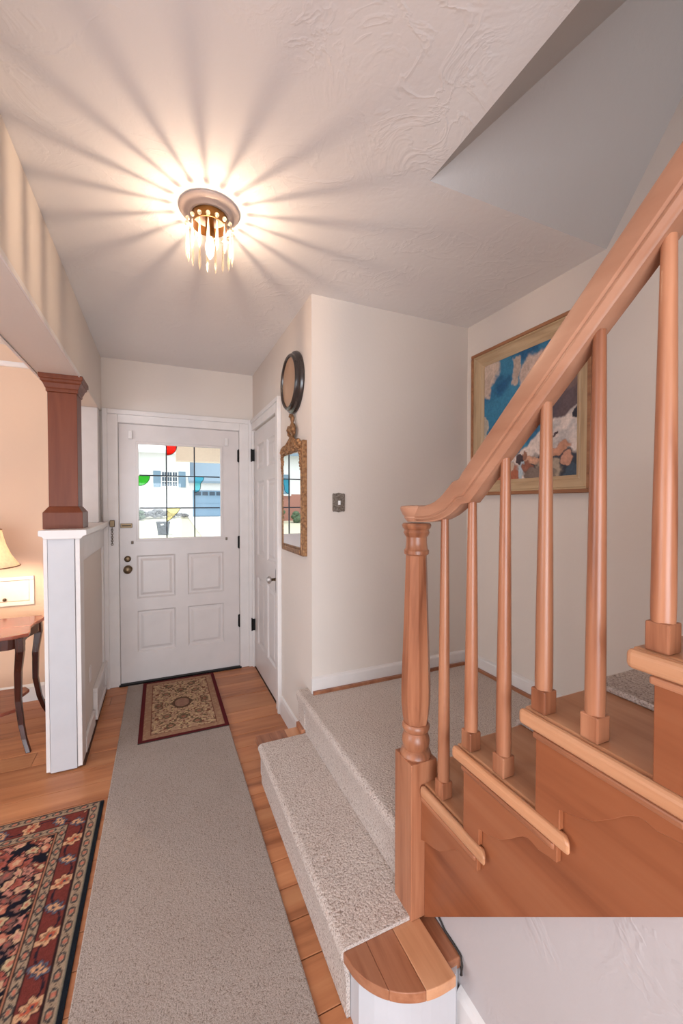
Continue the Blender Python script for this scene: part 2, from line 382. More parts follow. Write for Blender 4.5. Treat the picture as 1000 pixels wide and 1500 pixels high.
def fill_window(name, ax, lo, hi, z0, z1, at_, label):  # unseen windows added to go with the fill lights
    r = thing(name, ((lo+hi)/2, at_, z0) if ax == 'y' else (at_, (lo+hi)/2, z0), label, kind='structure')
    f = MB(); g = MB()
    def bx(m, a, b, d0, d1, c0, c1):
        m.box(a, b, d0, d1, c0, c1) if ax == 'y' else m.box(d0, d1, a, b, c0, c1)
    for a, b, c0, c1 in ((lo, lo+.05, z0, z1), (hi-.05, hi, z0, z1), (lo+.05, hi-.05, z0, z0+.05), (lo+.05, hi-.05, z1-.05, z1), ((lo+hi)/2-.02, (lo+hi)/2+.02, z0+.05, z1-.05)):
        bx(f, a, b, at_-.03, at_+.03, c0, c1)
    f.build('window_frame', M['white'], r)
    for a, b in ((lo+.05, (lo+hi)/2-.02), ((lo+hi)/2+.02, hi-.05)):
        g = MB(); bx(g, a, b, at_-.003, at_+.003, z0+.05, z1-.05); g.build('pane', M['glass'], r)
fill_window('fill_window_1', 'y', -1.8, .4, .1, 1.9, YB-.09, 'wide unseen window added behind the viewer for fill light')
fill_window('fill_window_2', 'x', -.4, 1.6, .75, 2.25, XL-.09, 'unseen side window added to the lamplit room for fill light')

# header beam over the opening on the left
b = MB(); b.box(-.60, XB, YB, YD, ZS, ZC)
put(b.build('wall_left_header', M['wall'], bevel=.006), 'beige plastered header beam above the wide opening on the left', kind='structure')
put(MB().box(-.612, -.60, YB, YD, ZS-.004, ZS+.05).build('trim_1', M['white']), 'thin trim bead along the header on the room side', kind='structure')
put(MB().box(XB, XB+.006, YB, 2.66, ZS-.006, ZS+.014).build('trim_2', M['white']), 'thin painted corner bead under the header on the hall side', kind='structure')
# crown moulding in the left room
put(MB().prism([(YD, 2.372), (YD-.012, 2.374), (YD-.02, 2.385), (YD-.026, 2.398), (YD-.026, 2.404), (YD, 2.408)], 'x', XL, -.613).build('trim_3', M['white']),
    'pale picture rail moulding near the top of the peach wall', kind='structure')

# half wall with pier
hw = thing('wall_half', (-.476, 3.05, 0), 'white panelled half wall ending in a square pier beside the door', kind='structure')
PX0, PX1, PY = -.557, -.395, 2.534
MB().box(PX0+.012, PX1-.016, PY+.012, YD, .006, 1.235).build('core', M['pier'], hw)
MB().box(PX0+.02, PX1-.024, PY, PY+.012, .006, 1.235).build('front_panel', M['pier'], hw, bevel=.002)
MB().box(PX0, PX0+.018, PY+.004, PY+.06, .012, 1.235).build('corner_strip', M['white'], hw, bevel=.002)
MB().box(PX1-.022, PX1, PY+.004, PY+.115, .012, 1.235).build('corner_strip', M['white'], hw, bevel=.002)
MB().box(PX1-.016, PX1, PY+.115, YD-.002, 1.10, 1.235).build('top_rail', M['white'], hw, bevel=.002)
MB().box(PX1-.016, PX1, YD-.09, YD-.002, .02, 1.10).build('end_stile', M['white'], hw, bevel=.002)
MB().box(PX1-.016, PX1-.012, PY+.115, YD-.09, .006, 1.10).build('side_panel', M['wall'], hw)
MB().prism([(-.572, 1.25), (-.572, 1.275), (-.568, 1.279), (-.364, 1.279), (-.36, 1.275), (-.36, 1.25), (-.376, 1.245), (-.384, 1.232), (-.548, 1.232), (-.556, 1.245)], 'y', PY-.024, YD).build('cap', M['white'], hw, bevel=.003)
MB().box(-.556, XB-.01, YD-.14, YD, 1.279, ZS).build('jamb', M['white'], hw, bevel=.003)
MB().box(PX1-.012, PX1+.004, PY+.118, 2.98, .012, .105).build('baseboard', M['white'], hw, bevel=.004)
MB().box(PX1-.012, PX1+.010, PY+.02, YD-.02, 0.0, .016).build('shoe_strip', M['gap'], hw)
rg = MB(); y0, y1, z0, z1 = 3.00, 3.50, .03, .235
for a in ((y0, y1, z0, z0+.028), (y0, y1, z1-.028, z1), (y0, y0+.03, z0+.028, z1-.028), (y1-.03, y1, z0+.028, z1-.028)):
    rg.box(PX1-.012, PX1+.014, *a)
reg = rg.build('register_frame', M['white'], hw, bevel=.003)
for i in range(7):
    MB().box(PX1-.012, PX1+.006, y0+.03, y1-.03, z0+.034+i*.021, z0+.046+i*.021).build('slat', M['white'], reg)
MB().box(PX1-.012, PX1-.006, 2.86, 2.915, .33, .42).build('cover_plate', M['white'], hw, bevel=.002)

# wooden column on the pier
cx, cy = -.487, 2.728
co = thing('wooden_column', (cx, cy, 1.279), 'square brown wooden column standing on the white pier', 'column')
def sq(m, prof, cx, cy):
    return m.lathe([(h*math.sqrt(2), z) for h, z in prof], (cx, cy, 0), 4, 'z', phase=PI/4)
sq(MB(), [(.092, 1.279), (.092, 1.368), (.086, 1.376), (.072, 1.396), (.068, 1.40)], cx, cy).build('base', M['column'], co, bevel=.002)
sq(MB(), [(.068, 1.40), (.068, 2.02)], cx, cy).build('shaft', M['column'], co, bevel=.002)
sq(MB(), [(.070, 2.02), (.074, 2.024), (.074, 2.038), (.078, 2.044), (.086, 2.066), (.094, 2.074), (.094, 2.084), (.101, 2.09), (.101, ZS)], cx, cy).build('capital', M['column'], co, bevel=.0015)

# ------------------------------------------------------------------ front door with leaded glass
def casing(name, label, boxes, mat='white'):
    r = thing(name, (0, YD, 0) if name == 'trim_4' else (XH, 3.1, 0), label, kind='structure')
    for nm, parts in boxes:
        for p in parts: MB().box(*p).build(nm, M[mat], r, bevel=.004)
    return r
casing('trim_4', 'white moulded casing around the front door', [
    ('casing_board', [(-.385, DX0+.008, YD-.020, YD, 0, 2.115), (DX1-.008, .715, YD-.020, YD, 0, 2.115), (DX0+.008, DX1-.008, YD-.020, YD, 2.037, 2.115)]),
    ('casing_edge', [(-.400, -.366, YD-.034, YD, 0, 2.135), (.690, .730, YD-.034, YD, 0, 2.135), (-.366, .690, YD-.034, YD, 2.098, 2.135)]),
    ('stop', [(DX0, DX0+.010, YD, YD+.06, 0, 2.045), (DX1-.010, DX1, YD, YD+.06, 0, 2.045), (DX0+.01, DX1-.01, YD, YD+.06, 2.035, 2.045)])])
dr = thing('door_1', (.16, YD, 0), 'white front door with a leaded coloured glass window', kind='structure')
D0, D1, DZ0, DZ1 = -.293, .613, .014, 2.033; DF, DBK = YD+.004, YD+.048
WX0, WX1, WZ0, WZ1 = -.166, .470, 1.133, 1.890
PC = [(-.177, .104), (.197, .485)]; PR = [(.24, .572), (.668, 1.008)]
m = MB()
m.box(D0, WX0, DF, DBK, WZ0, DZ1); m.box(WX1, D1, DF, DBK, WZ0, DZ1); m.box(WX0, WX1, DF, DBK, WZ1, DZ1)
m.box(D0, D1, DF, DBK, PR[1][1], WZ0); m.box(D0, PC[0][0], DF, DBK, DZ0, PR[1][1]); m.box(PC[1][1], D1, DF, DBK, DZ0, PR[1][1])
m.box(PC[0][1], PC[1][0], DF, DBK, DZ0, PR[1][1])
for a, b_ in PC:
    m.box(a, b_, DF, DBK, DZ0, PR[0][0]); m.box(a, b_, DF, DBK, PR[0][1], PR[1][0])
m.build('slab', M['door'], dr)
def panel_y(x0, x1, z0, z1, par, mat):     # raised panel facing -y, sunk into the slab
    d = DF+.012; m = MB(); a, bb = .026, .045
    ring = lambda o, y: [(x0+o, y, z0+o), (x1-o, y, z0+o), (x1-o, y, z1-o), (x0+o, y, z1-o)]
    V = ring(0, DF) + ring(.012, d) + ring(a, d) + ring(bb, DF+.003)
    fs = [(i+4*j, (i+1) % 4+4*j, (i+1) % 4+4*j+4, i+4*j+4) for j in range(3) for i in range(4)] + [(12, 13, 14, 15)]
    V += ring(0, DBK-.004); fs += [(16, 19, 18, 17)] + [(i, i+16, (i+1) % 4+16, (i+1) % 4) for i in range(4)]
    return m.add(V, fs).build('panel', mat, par)
for a, b_ in PC:
    for e, f_ in PR: panel_y(a, b_, e, f_, dr, M['door'])
st = MB()
for p in ((WX0-.012, WX0+.008, WZ0, WZ1), (WX1-.008, WX1+.012, WZ0, WZ1), (WX0-.012, WX1+.012, WZ1-.008, WZ1+.012), (WX0-.012, WX1+.012, WZ0-.012, WZ0+.008)):
    st.box(p[0], p[1], DF-.006, DF+.02, p[2], p[3])
st.build('glazing_bead', M['door'], dr, bevel=.003)
GX = [WX0+.008, .043, .256, WX1-.008]; GZ = [WZ0+.008, 1.381, 1.640, WZ1-.008]; GY = YD+.024
for i in range(3):
    for j in range(3):
        MB().box(GX[i]+.001, GX[i+1]-.001, GY-.002, GY+.002, GZ[j]+.001, GZ[j+1]-.001).build('pane', M['glass'], dr)
for x in GX[1:3]: MB().box(x-.0045, x+.0045, GY-.006, GY+.006, GZ[0], GZ[3]).build('lead_bar', M['lead'], dr)
for z in GZ[1:3]:
    for i in range(3): MB().box(GX[i]+.0046, GX[i+1]-.0046, GY-.006, GY+.006, z-.0045, z+.0045).build('lead_bar', M['lead'], dr)
def colour_glass(poly, curve, mat, nm):
    o = MB().prism(poly, 'y', GY-.0045, GY-.0025).build(nm, mat, dr)
    MB().tube([(x, GY-.0035, z) for x, z in curve], .0024, 6).build('lead_line', M['lead'], o)
arc = lambda x, z, r, a0, a1, n=10: [(x+r*math.cos(a0+(a1-a0)*i/n), z+r*math.sin(a0+(a1-a0)*i/n)) for i in range(n+1)]
cv = arc(.047, WZ1-.008, .075, -PI/2, 0); colour_glass([(.047, WZ1-.008)] + cv, cv, M['red'], 'red_pane')
cv = arc(GX[0], 1.636, .080, -PI/2-.1, 0); cv = [(max(x, GX[0]), z) for x, z in cv]; colour_glass([(GX[0], 1.636)] + cv, cv, M['green'], 'green_pane')
cv = [(.26, 1.508), (.275, 1.511), (.292, 1.523), (.301, 1.54), (.303, 1.56), (.304, 1.58), (.312, 1.596), (.322, 1.606), (.328, 1.62), (.330, 1.636)]
colour_glass([(.26, 1.636)] + cv, cv, M['cyan'], 'blue_pane')
cv = [(.047, 1.272), (.09, 1.305), (.125, 1.345), (.146, 1.377)]; colour_glass([(.047, 1.377)] + cv, cv, M['yellow'], 'yellow_pane')
hg = MB().tube([(.614, DF-.006, -.055), (.614, DF-.006, .055)], .007, 8).box(.602, .614, DF-.004, DF, -.05, .05)
hg.v = [(x, y, z+1.825) for x, y, z in hg.v]; h0 = hg.build('hinge', M['black'], dr)
for z in (1.03, .35): twin(h0, (h0.location.x+dr.location.x, h0.location.y+dr.location.y, z))
kb = MB().lathe([(.031, 0), (.031, -.006), (.012, -.010), (.012, -.030), (.026, -.040), (.030, -.052), (.024, -.064), (.008, -.068)], (-.238, DF, .905), 20, 'y').build('knob', M['brass'], dr, smooth=True)
MB().lathe([(.024, 0), (.024, -.008), (.016, -.012), (.015, -.018), (.004, -.02)], (-.240, DF, .985), 18, 'y').build('deadbolt', M['brass'], dr, smooth=True)
sl = MB(); sl.box(-.287, -.205, DF-.010, DF, 1.228, 1.262).build('chain_plate', M['brass'], dr, bevel=.003)
MB().box(-.278, -.214, DF-.012, DF-.009, 1.241, 1.249).build('slot', M['black'], dr)
for x, z, nm in ((-.212, 1.950, 0), (.508, 1.936, 0)):
    MB().box(x-.014, x+.014, DF-.022, DF, z-.032, z+.032).build('rod_bracket', M['white'], dr, bevel=.004)
for x, z in ((-.206, 1.112), (.508, 1.118)):
    MB().box(x-.008, x+.008, DF-.012, DF, z-.012, z+.012).build('catch', M['pewter'], dr, bevel=.002)
put(MB().box(DX0, DX1, YD-.03, YD+.16, 0, .013).build('trim_5', M['black']), 'dark threshold strip under the front door', kind='structure')
# chain hanging at the casing
ch = thing('door_chain', (-.340, YD-.034, 1.26), 'small brass safety chain hanging on the casing left of the front door', 'chain')
MB().box(-.356, -.322, YD-.042, YD-.020, 1.238, 1.29).build('anchor', M['brass'], ch, bevel=.004)
for i in range(10):
    a = MB(); cz = 1.228-.0135*i
    pts = [( .0065*math.cos(t), .0, .009*math.sin(t)) for t in [2*PI*q/10 for q in range(10)]]
    pts = [(-.340 + (p[0] if i % 2 else 0), YD-.034 + (0 if i % 2 else p[0]), cz+p[2]) for p in pts]
    a.tube(pts, .0022, 5, closed=True).build('link', M['brass'], ch)

# ------------------------------------------------------------------ closet door on the right wall of the hall
casing('trim_6', 'white casing around the closet door beside the front door', [
    ('casing_board', [(XH-.018, XH, 2.655, 2.735, 0, 2.115), (XH-.018, XH, 3.515, YD-.036, 0, 2.115), (XH-.018, XH, 2.735, 3.515, 2.04, 2.115)]),
    ('casing_edge', [(XH-.028, XH, 2.648, 2.672, 0, 2.13), (XH-.028, XH, 2.672, YD-.036, 2.10, 2.13)])])
d2 = thing('door_2', (XH+.02, 3.13, 0), 'white six-panel closet door with a glass knob, seen edge-on', kind='structure')
E0, E1, EX, EB = 2.742, 3.515, XH+.004, XH+.04
CY = [(2.835, 3.07), (3.175, 3.41)]; CR = [(.235, .80), (.985, 1.60), (1.70, 1.905)]
m = MB(); m.box(EX, EB, E0, CY[0][0], .012, 2.03); m.box(EX, EB, CY[0][1], CY[1][0], .012, 2.03); m.box(EX, EB, CY[1][1], E1, .012, 2.03)
for a, b_ in CY:
    zz = [.012, *[q for r_ in CR for q in r_], 2.03]
    for i in range(0, len(zz), 2): m.box(EX, EB, a, b_, zz[i], zz[i+1])
m.build('slab', M['door'], d2)
for y0, y1 in CY:
    for z0, z1 in CR:
        ring = lambda o, x: [(x, y0+o, z0+o), (x, y1-o, z0+o), (x, y1-o, z1-o), (x, y0+o, z1-o)]
        V = ring(0, EX) + ring(.012, EX+.012) + ring(.03, EX+.012) + ring(.05, EX+.003) + ring(0, EB-.004)
        fs = [(i+4*j, (i+1) % 4+4*j, (i+1) % 4+4*j+4, i+4*j+4) for j in range(3) for i in range(4)] + [(12, 13, 14, 15), (16, 19, 18, 17)] + [(i, i+16, (i+1) % 4+16, (i+1) % 4) for i in range(4)]
        MB().add(V, fs).build('panel', M['door'], d2)
MB().prism([(2.775, .79), (2.79, .78), (2.805, .79), (2.81, .81), (2.81, .94), (2.805, .955), (2.79, .972), (2.775, .955), (2.77, .94), (2.77, .81)], 'x', EX-.004, EX).build('escutcheon', M['black'], d2)
kn = MB().lathe([(.012, 0), (.009, -.02), (.010, -.034)], (EX-.004, 2.79, .885), 12, 'x').build('knob_shank', M['brass'], d2, smooth=True)
MB().lathe([(.012, -.034), (.024, -.040), (.027, -.052), (.020, -.064), (.008, -.067)], (EX-.004, 2.79, .885), 10, 'x').build('glass_knob', M['knob'], kn)
for z in (1.83, .37):
    MB().tube([(EX-.024, 3.524, z-.055), (EX-.024, 3.524, z+.055)], .007, 8).box(EX-.022, EX-.0, 3.511, 3.516, z-.05, z+.05).build('hinge', M['black'], d2)

# ------------------------------------------------------------------ baseboards
def bboard(name, poly_axis, prof, a, b, label, mat='white'):
    return put(MB().prism(prof, poly_axis, a, b).build(name, M[mat]), label, kind='structure')
ZL = .397
hb = .125
bboard('baseboard_landing', 'x', [(YL, ZL), (YL-.014, ZL), (YL-.014, ZL+.07), (YL-.011, ZL+.078), (YL, ZL+.085)], XH-.004, XW, 'white baseboard along the landing wall under the light switch')
bboard('baseboard_right', 'y', [(XW, ZL), (XW-.014, ZL), (XW-.014, ZL+.07), (XW-.011, ZL+.078), (XW, ZL+.085)], 1.06, YL-.014, 'white baseboard along the painting wall on the landing')
bboard('baseboard_closet', 'y', [(XH, 0), (XH-.014, 0), (XH-.014, .10), (XH-.010, .118), (XH, .125)], 2.125, 2.648, 'short white baseboard between closet door and first step')
bboard('baseboard_stair', 'y', [(.74, 0), (.724, 0), (.724, .075), (.730, .09), (.74, .10)], YB, .865, 'white baseboard on the wall under the stairs')
bboard('baseboard_room', 'x', [(YD, 0), (YD-.016, 0), (YD-.016, .10), (YD, .12)], XL, -.56, 'white baseboard under the peach lamplit wall')
q = MB(); q.box(XH, XW-.03, YL-.030, YL-.0145, ZL-.002, ZL+.016); q.box(XW-.030, XW-.0145, 1.06, YL-.030, ZL-.002, ZL+.016)
put(q.build('trim_7', M['wood_y']), 'thin brown wooden moulding strip around the landing carpet', kind='structure')

# ------------------------------------------------------------------ staircase
RISE, RUN, N1, ZT1 = .197, .2145, 1.058, .592
SX0, SX1 = .70, XW-.002
sc = thing('staircase', (1.2, 1.0, 0), 'varnished wooden staircase turning up to the right from the landing', 'staircase')
# bottom step with its rounded end
def yend(x):
    t = (x-.445)/(.735-.445); u = min(max(t, 0), 1)*2-1
    return 1.0-.178*math.sqrt(max(0, 1-((u-.42)/(1.42 if u < .42 else 2.2))**2)) if t < 1 else .85
def plank_poly(x0, x1, far, inset=0.0):
    n = 9; ps = [(x0, far), (x1, far)]
    for i in range(n+1):
        x = x1-(x1-x0)*i/n; ps.append((x, yend(x)+inset))
    return ps
xs = [.445, .515, .60, .690]
for a, b_ in zip(xs[:-1], xs[1:]):
    MB().prism(plank_poly(a+.0003, b_-.0003, 2.125), 'z', .163, .1915).build('step_plank', M['wood_n' if a > .55 else 'wood_y'], sc, bevel=.002, seg=2)
MB().box(.6905, .738, .862, 1.05, .150, .182).build('step_plank', M['wood_y'], sc, bevel=.003)
pr = [(x, yend(x)+.022) for x in [.467+.0268*i for i in range(11)]]
MB().prism([(.467, 2.10)] + pr + [(.735, 2.10)], 'z', 0, .163).build('step_riser', M['pier'], sc)
MB().box(.70, XW-.0005, 1.0, YL-.001, 0, ZL-.012).build('landing_platform', M['wood_y'], sc)
MB().box(.690, XH-.002, YL+.001, 2.118, .0, ZL-.016).build('landing_end', M['wood_y'], sc)
MB().box(.668, .690, 2.03, 2.125, .1925, .222).build('corner_block', M['wood_y'], sc, bevel=.003)
NT = 11
def cyma(yb, zt):
    pts = [(.096, -.156), (.129, -.146), (.161, -.132), (.195, -.103), (.212, -.086), (.224, -.076), (.236, -.070), (.248, -.070), (.262, -.074), (.285, -.069), (.306, -.066)]
    return [(yb-s_, zt+d) for s_, d in pts]
for k in range(NT):
    ny, zt = N1-RUN*k, ZT1+RISE*k
    if k >= 8: break
    rb = ny-.04
    t = MB().box(SX0+.004, SX1, rb-RUN-.003, ny, zt-.030, zt).build('tread', M['wood_n'], sc, bevel=.005)  # lighter tread colour stands in for light the flight blocks
    far = .984 if k == 0 else ny
    MB().prism([(.684, far), (.7035, far), (.7035, ny-.34+.0195), (.684, ny-.34)], 'z', zt-.032, zt+.0004).build('return_nosing', M['wood_n'], t, bevel=.010, seg=3)
    MB().box(SX0+.004, SX1, rb-.02, rb, zt-RISE, zt-.030).build('riser', M['wood_y'], sc)
    MB().box(.688, .704, ny-.30, ny-.034 if k else .984, zt-.046, zt-.0325).build('cove_strip', M['wood_y'], t, bevel=.004)
    if k == 0: poly = [(.984, zt-.0325)] + [(.984, .425)] + [p for p in cyma(ny, zt) if p[0] < .975]
    else: poly = [(rb, zt-.0325), (rb, zt-RISE+.001), (ny-.096, zt-RISE+.001)] + cyma(ny, zt)
    poly += [(ny-.306, zt-.0325)]
    MB().prism(poly, 'x', .6915, .7035).build('scroll_bracket', M['wood_str'], sc, bevel=.0015, seg=1)
KT = k
# cut stringer
poly = [(.984, .19)]
zb = lambda y: .19+.947*(.982-y)
yend_s = N1-RUN*KT
poly += [(yend_s, zb(yend_s)), (yend_s, ZT1+RISE*(KT-1)-.0325)]
for j in range(KT-1, -1, -1):
    ny, zt = N1-RUN*j, ZT1+RISE*j
    poly.append((ny-.05 if j else .984, zt-.0325))
    if j: poly.append((ny-.05, zt-RISE-.0325))
MB().prism(poly, 'x', .704, .738).build('stringer', M['wood_str'], sc)
# carpet strip climbing the flight
cr = thing('stair_runner', (1.25, .9, ZT1), 'flecked grey carpet strip covering the middle of the upper flight', 'carpet')
CX0, CX1 = .925, 1.70
for j in range(KT):
    ny, zt = N1-RUN*j, ZT1+RISE*j
    rb = ny-.04
    pf = [(rb-RUN+.0, zt+.001), (ny-.002, zt+.001), (ny+.002, zt-.004), (ny+.002, zt-.034), (rb+.002, zt-.036), (rb+.002, zt-RISE+.014), (rb+.016, zt-RISE+.014), (rb+.018, zt-.046), (ny+.012, zt-.042), (ny+.016, zt-.03), (ny+.014, zt+.006), (ny+.004, zt+.014), (rb-RUN+.0, zt+.014)]
    MB().prism(pf, 'x', CX0, CX1).build('carpet_section', M['berber'], cr, smooth=False, bevel=.003, seg=1)
# wall below the stringer
poly = [(.985, 0), (.985, .22)]
poly += [(.90, zb(.90)+.04), (yend_s, zb(yend_s)+.04), (YB, zb(yend_s)+.04), (YB, 0)]
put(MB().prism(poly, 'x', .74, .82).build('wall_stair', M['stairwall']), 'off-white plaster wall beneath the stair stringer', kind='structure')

# carpet on the lower steps and landing
lc = thing('landing_carpet', (1.2, 1.5, ZL), 'flecked grey carpet wrapping the first step and the landing', 'carpet')
def rounded(x, z, r, n=5): return [(x+r-r*math.sin(PI/2*i/n) - 0, z-r+r*math.cos(PI/2*i/n)) for i in range(n+1)]
zt1 = .2035
lo = [(.693, zt1)] + rounded(.436, zt1, .022) + [(.446, .150), (.453, .11), (.455, .002), (.465, .002), (.465, .11), (.460, .150), (.4455, .165), (.4445, .188), (.447, .1925), (.693, .1925)]
MB().prism(lo, 'y', .992, 2.025).build('step_carpet', M['berber'], lc, smooth=True)
up = [(XW-.031, ZL)] + rounded(.668, ZL, .02) + [(.672, ZL-.05), (.684, ZL-.075), (.688, zt1+.001), (.699, zt1+.001), (.699, ZL-.02), (.70, ZL-.011), (XW-.031, ZL-.011)]
MB().prism(up, 'y', 1.078, YL-.031).build('landing_piece', M['berber'], lc, smooth=True)
up2 = [(XH-.002, ZL)] + rounded(.668, ZL, .02) + [(.672, ZL-.05), (.680, ZL-.075), (.682, .225), (.689, .225), (.689, ZL-.02), (.69, ZL-.012), (XH-.002, ZL-.012)]
MB().prism(up2, 'y', YL-.031, 2.122).build('corner_piece', M['berber'], lc, smooth=True)

# ------------------------------------------------------------------ balustrade
bl = thing('balustrade', (.72, 1.03, .19), 'reddish wooden stair railing with turned newel post and slim balusters', 'railing')
NX, NY = .703, 1.030
nw = thing('newel_dummy', (0, 0, 0), 'x') if False else None
hb_ = .0455
newel = MB().box(NX-hb_, NX+hb_, NY-hb_, NY+hb_, .1925, .655).build('newel_base', M['wood_z'], bl, bevel=.0025)
prof = [(.045, .655), (.047, .660), (.043, .672), (.036, .678), (.038, .682), (.0415, .695), (.0415, .708), (.037, .722), (.033, .728), (.038, .732), (.0415, .740), (.0415, .748), (.037, .755)]
MB().lathe(prof, (NX, NY, 0), 28).build('newel_turning', M['wood_z'], bl, smooth=True)
prof = [(.036, .755), (.040, .775), (.044, .815), (.0445, .86), (.042, .94), (.0375, 1.06), (.034, 1.18), (.0315, 1.262)]
MB().lathe(prof, (NX, NY, 0), 8, phase=PI/8).build('newel_shaft', M['wood_z'], bl)
prof = [(.0325, 1.262), (.037, 1.266), (.0375, 1.276), (.033, 1.282), (.031, 1.30), (.031, 1.316), (.036, 1.322), (.039, 1.330), (.036, 1.338), (.042, 1.344), (.044, 1.352), (.040, 1.358)]
MB().lathe(prof, (NX, NY, 0), 28).build('newel_collar', M['wood_z'], bl, smooth=True)
RX = .722
RP = [(0, .035), (.018, .035), (.027, .030), (.031, .020), (.0305, -.010), (.0265, -.0145), (.0285, -.018), (.0285, -.022), (.023, -.0265), (.019, -.030), (.018, -.035)]
RPROF = RP + [(-x, z) for x, z in reversed(RP[1:])]
SLP = .954
line = lambda y: 1.464+SLP*(.806-y)
path = [(1.03, 1.386), (.995, 1.386), (.97, 1.387), (.945, 1.391), (.92, 1.399), (.895, 1.411), (.87, 1.427), (.845, 1.446), (.82, line(.82)-.001), (.80, line(.80)), (.70, line(.70)), (.4, line(.4)), (0, line(0)), (-.9, line(-.9))]
P3 = []
for y, z in path:
    s_ = min(max((1.03-y)/.14, 0), 1); P3.append((NX+(RX-NX)*s_*s_*(3-2*s_), y, z))
rl = []
for (x, z) in RP: rl.append((x, z))
rs = MB()
V = []; fs = []; nprof = len(RPROF); mm = len(P3)
for i, p in enumerate(P3):
    a_, b2 = P3[max(i-1, 0)], P3[min(i+1, mm-1)]
    t = Vector((0, b2[1]-a_[1], b2[2]-a_[2])).normalized(); nn = Vector((0, t.z, -t.y))
    if nn.z < 0: nn = -nn
    hs = .68 if i < 3 else min(1.0, .68+.32*(i-2)/6)
    for q in RPROF: V.append(Vector(p) + Vector((q[0], 0, 0)) + nn*q[1]*hs)
for i in range(mm-1):
    for j in range(nprof): fs.append((i*nprof+j, i*nprof+(j+1) % nprof, (i+1)*nprof+(j+1) % nprof, (i+1)*nprof+j))
fs += [tuple(range(nprof)), tuple((mm-1)*nprof+j for j in range(nprof))]
MB().add(V, fs).build('handrail', M['wood_r'], bl, smooth=True)
capp = [(.030, -.024), (.036, -.018), (.041, -.012), (.040, -.008), (.046, -.002), (.052, .010), (.054, .017), (.050, .023), (.030, .025)]
MB().lathe([(r*.92, 1.386+z) for r, z in capp], (NX, NY, 0), 32).build('rail_cap', M['wood_r'], bl, smooth=True)
bys = [.920, .811, .703, .596, .487, .379, .272, .165, .058, -.05, -.157, -.264]
for i, y in enumerate(bys):
    kk = 0 if i == 0 else 1+(i-1)//2
    z0 = ZT1+RISE*kk
    zr = (1.386-.022) if y > .9 else line(y)-.035/math.cos(math.atan(SLP))
    if y > .9: zr = 1.372
    elif y > .8: zr = line(y)-.045
    hbs = .0165
    bo = MB().lathe([(.0165, z0+.045), (.0172, z0+.07), (.0165, z0+.2), (.0145, (z0+zr)/2+.05), (.0108, zr+.006)], (RX, y, 0), 14).build('baluster', M['wood_z'], bl, smooth=True)
    MB().box(RX-hbs-.001, RX+hbs+.001, y-hbs-.001, y+hbs+.001, z0+.0002, z0+.048).build('baluster_foot', M['wood_z'], bo, bevel=.003)

# small cable by the step
put(MB().tube([(.735, .96, .205), (.737, .93, .188), (.736, .88, .188), (.735, .858, .186), (.729, .846, .175), (.726, .848, .150), (.733, .853, .140), (.737, .86, .155)], .0028, 6).build('cable', M['cable'], smooth=True),
    'thin dark cable running along the wall by the rounded step end', 'cable')

# ------------------------------------------------------------------ ceiling light
LX, LY = .178, 1.632
cl = thing('ceiling_light', (LX, LY, ZC), 'small flush ceiling light ringed with crystal drops, lit', 'ceiling light')
MB().lathe([(.030, 0), (.108, 0), (.110, -.004), (.106, -.010), (.094, -.014), (.080, -.018), (.074, -.024), (.060, -.024)], (LX, LY, ZC), 48).build('canopy', M['canopy'], cl, smooth=True)
rr = MB(); n = 48; V = []; fs = []
for j, (r, h) in enumerate([(.066, -.022), (.065, -.04), (.063, -.060), (.060, -.060), (.061, -.04), (.062, -.022)]):
    for i in range(n): a = 2*PI*i/n; V.append((LX+r*math.cos(a), LY+r*math.sin(a), ZC+h))
for j in range(5):
    for i in range(n): fs.append((j*n+i, j*n+(i+1) % n, (j+1)*n+(i+1) % n, (j+1)*n+i))
rr.add(V, fs).build('ring', M['ring'], cl, smooth=True, fix=False)
MB().lathe([(.016, -.024), (.016, -.085), (.013, -.10)], (LX, LY, ZC), 16).build('socket', M['ring'], cl, smooth=True)
bulb_ = MB().lathe([(.010, -.10), (.014, -.115), (.0165, -.132), (.0165, -.146), (.013, -.162), (.007, -.175), (.002, -.181)], (LX, LY, ZC), 20).build('bulb', M['bulbglass'], cl, smooth=True)
MB().lathe([(.002, -.118), (.0055, -.124), (.006, -.145), (.0055, -.158), (.002, -.163)], (LX, LY, ZC), 12).build('filament', M['bulb'], bulb_, smooth=True)
NP = 17; RPZ = .083
pm = MB().lathe([(.0012, 0), (.0022, -.006), (.0042, -.040), (.0062, -.072), (.0058, -.088), (.0028, -.102), (.0006, -.110)], (0, 0, 0), 6, sy=.7)
bm_ = MB().sphere((0, 0, 0), .0078, 10, 8)
pr0 = bd0 = None
for i in range(NP):
    a = 2*PI*i/NP+.1; p = (LX+RPZ*math.cos(a), LY+RPZ*math.sin(a), ZC-.079)
    if i == 0:
        pr0 = pm.build('crystal_drop', M['crystal'], None, origin=(0, 0, 0)); pr0.parent = cl
        pr0.location = Vector(p)-cl.location; ORIG[pr0.name] = Vector(p); pr0.rotation_euler = (0, 0, a+PI/2)
        bd0 = bm_.build('bead', M['crystal'], None, smooth=True, origin=(0, 0, 0)); bd0.parent = pr0; bd0.location = (0, 0, .0165)
    else:
        c_ = pr0.copy(); COL.objects.link(c_); c_.parent = cl; c_.location = Vector(p)-cl.location; c_.rotation_euler = (0, 0, a+PI/2)
        d_ = bd0.copy(); COL.objects.link(d_); d_.parent = c_

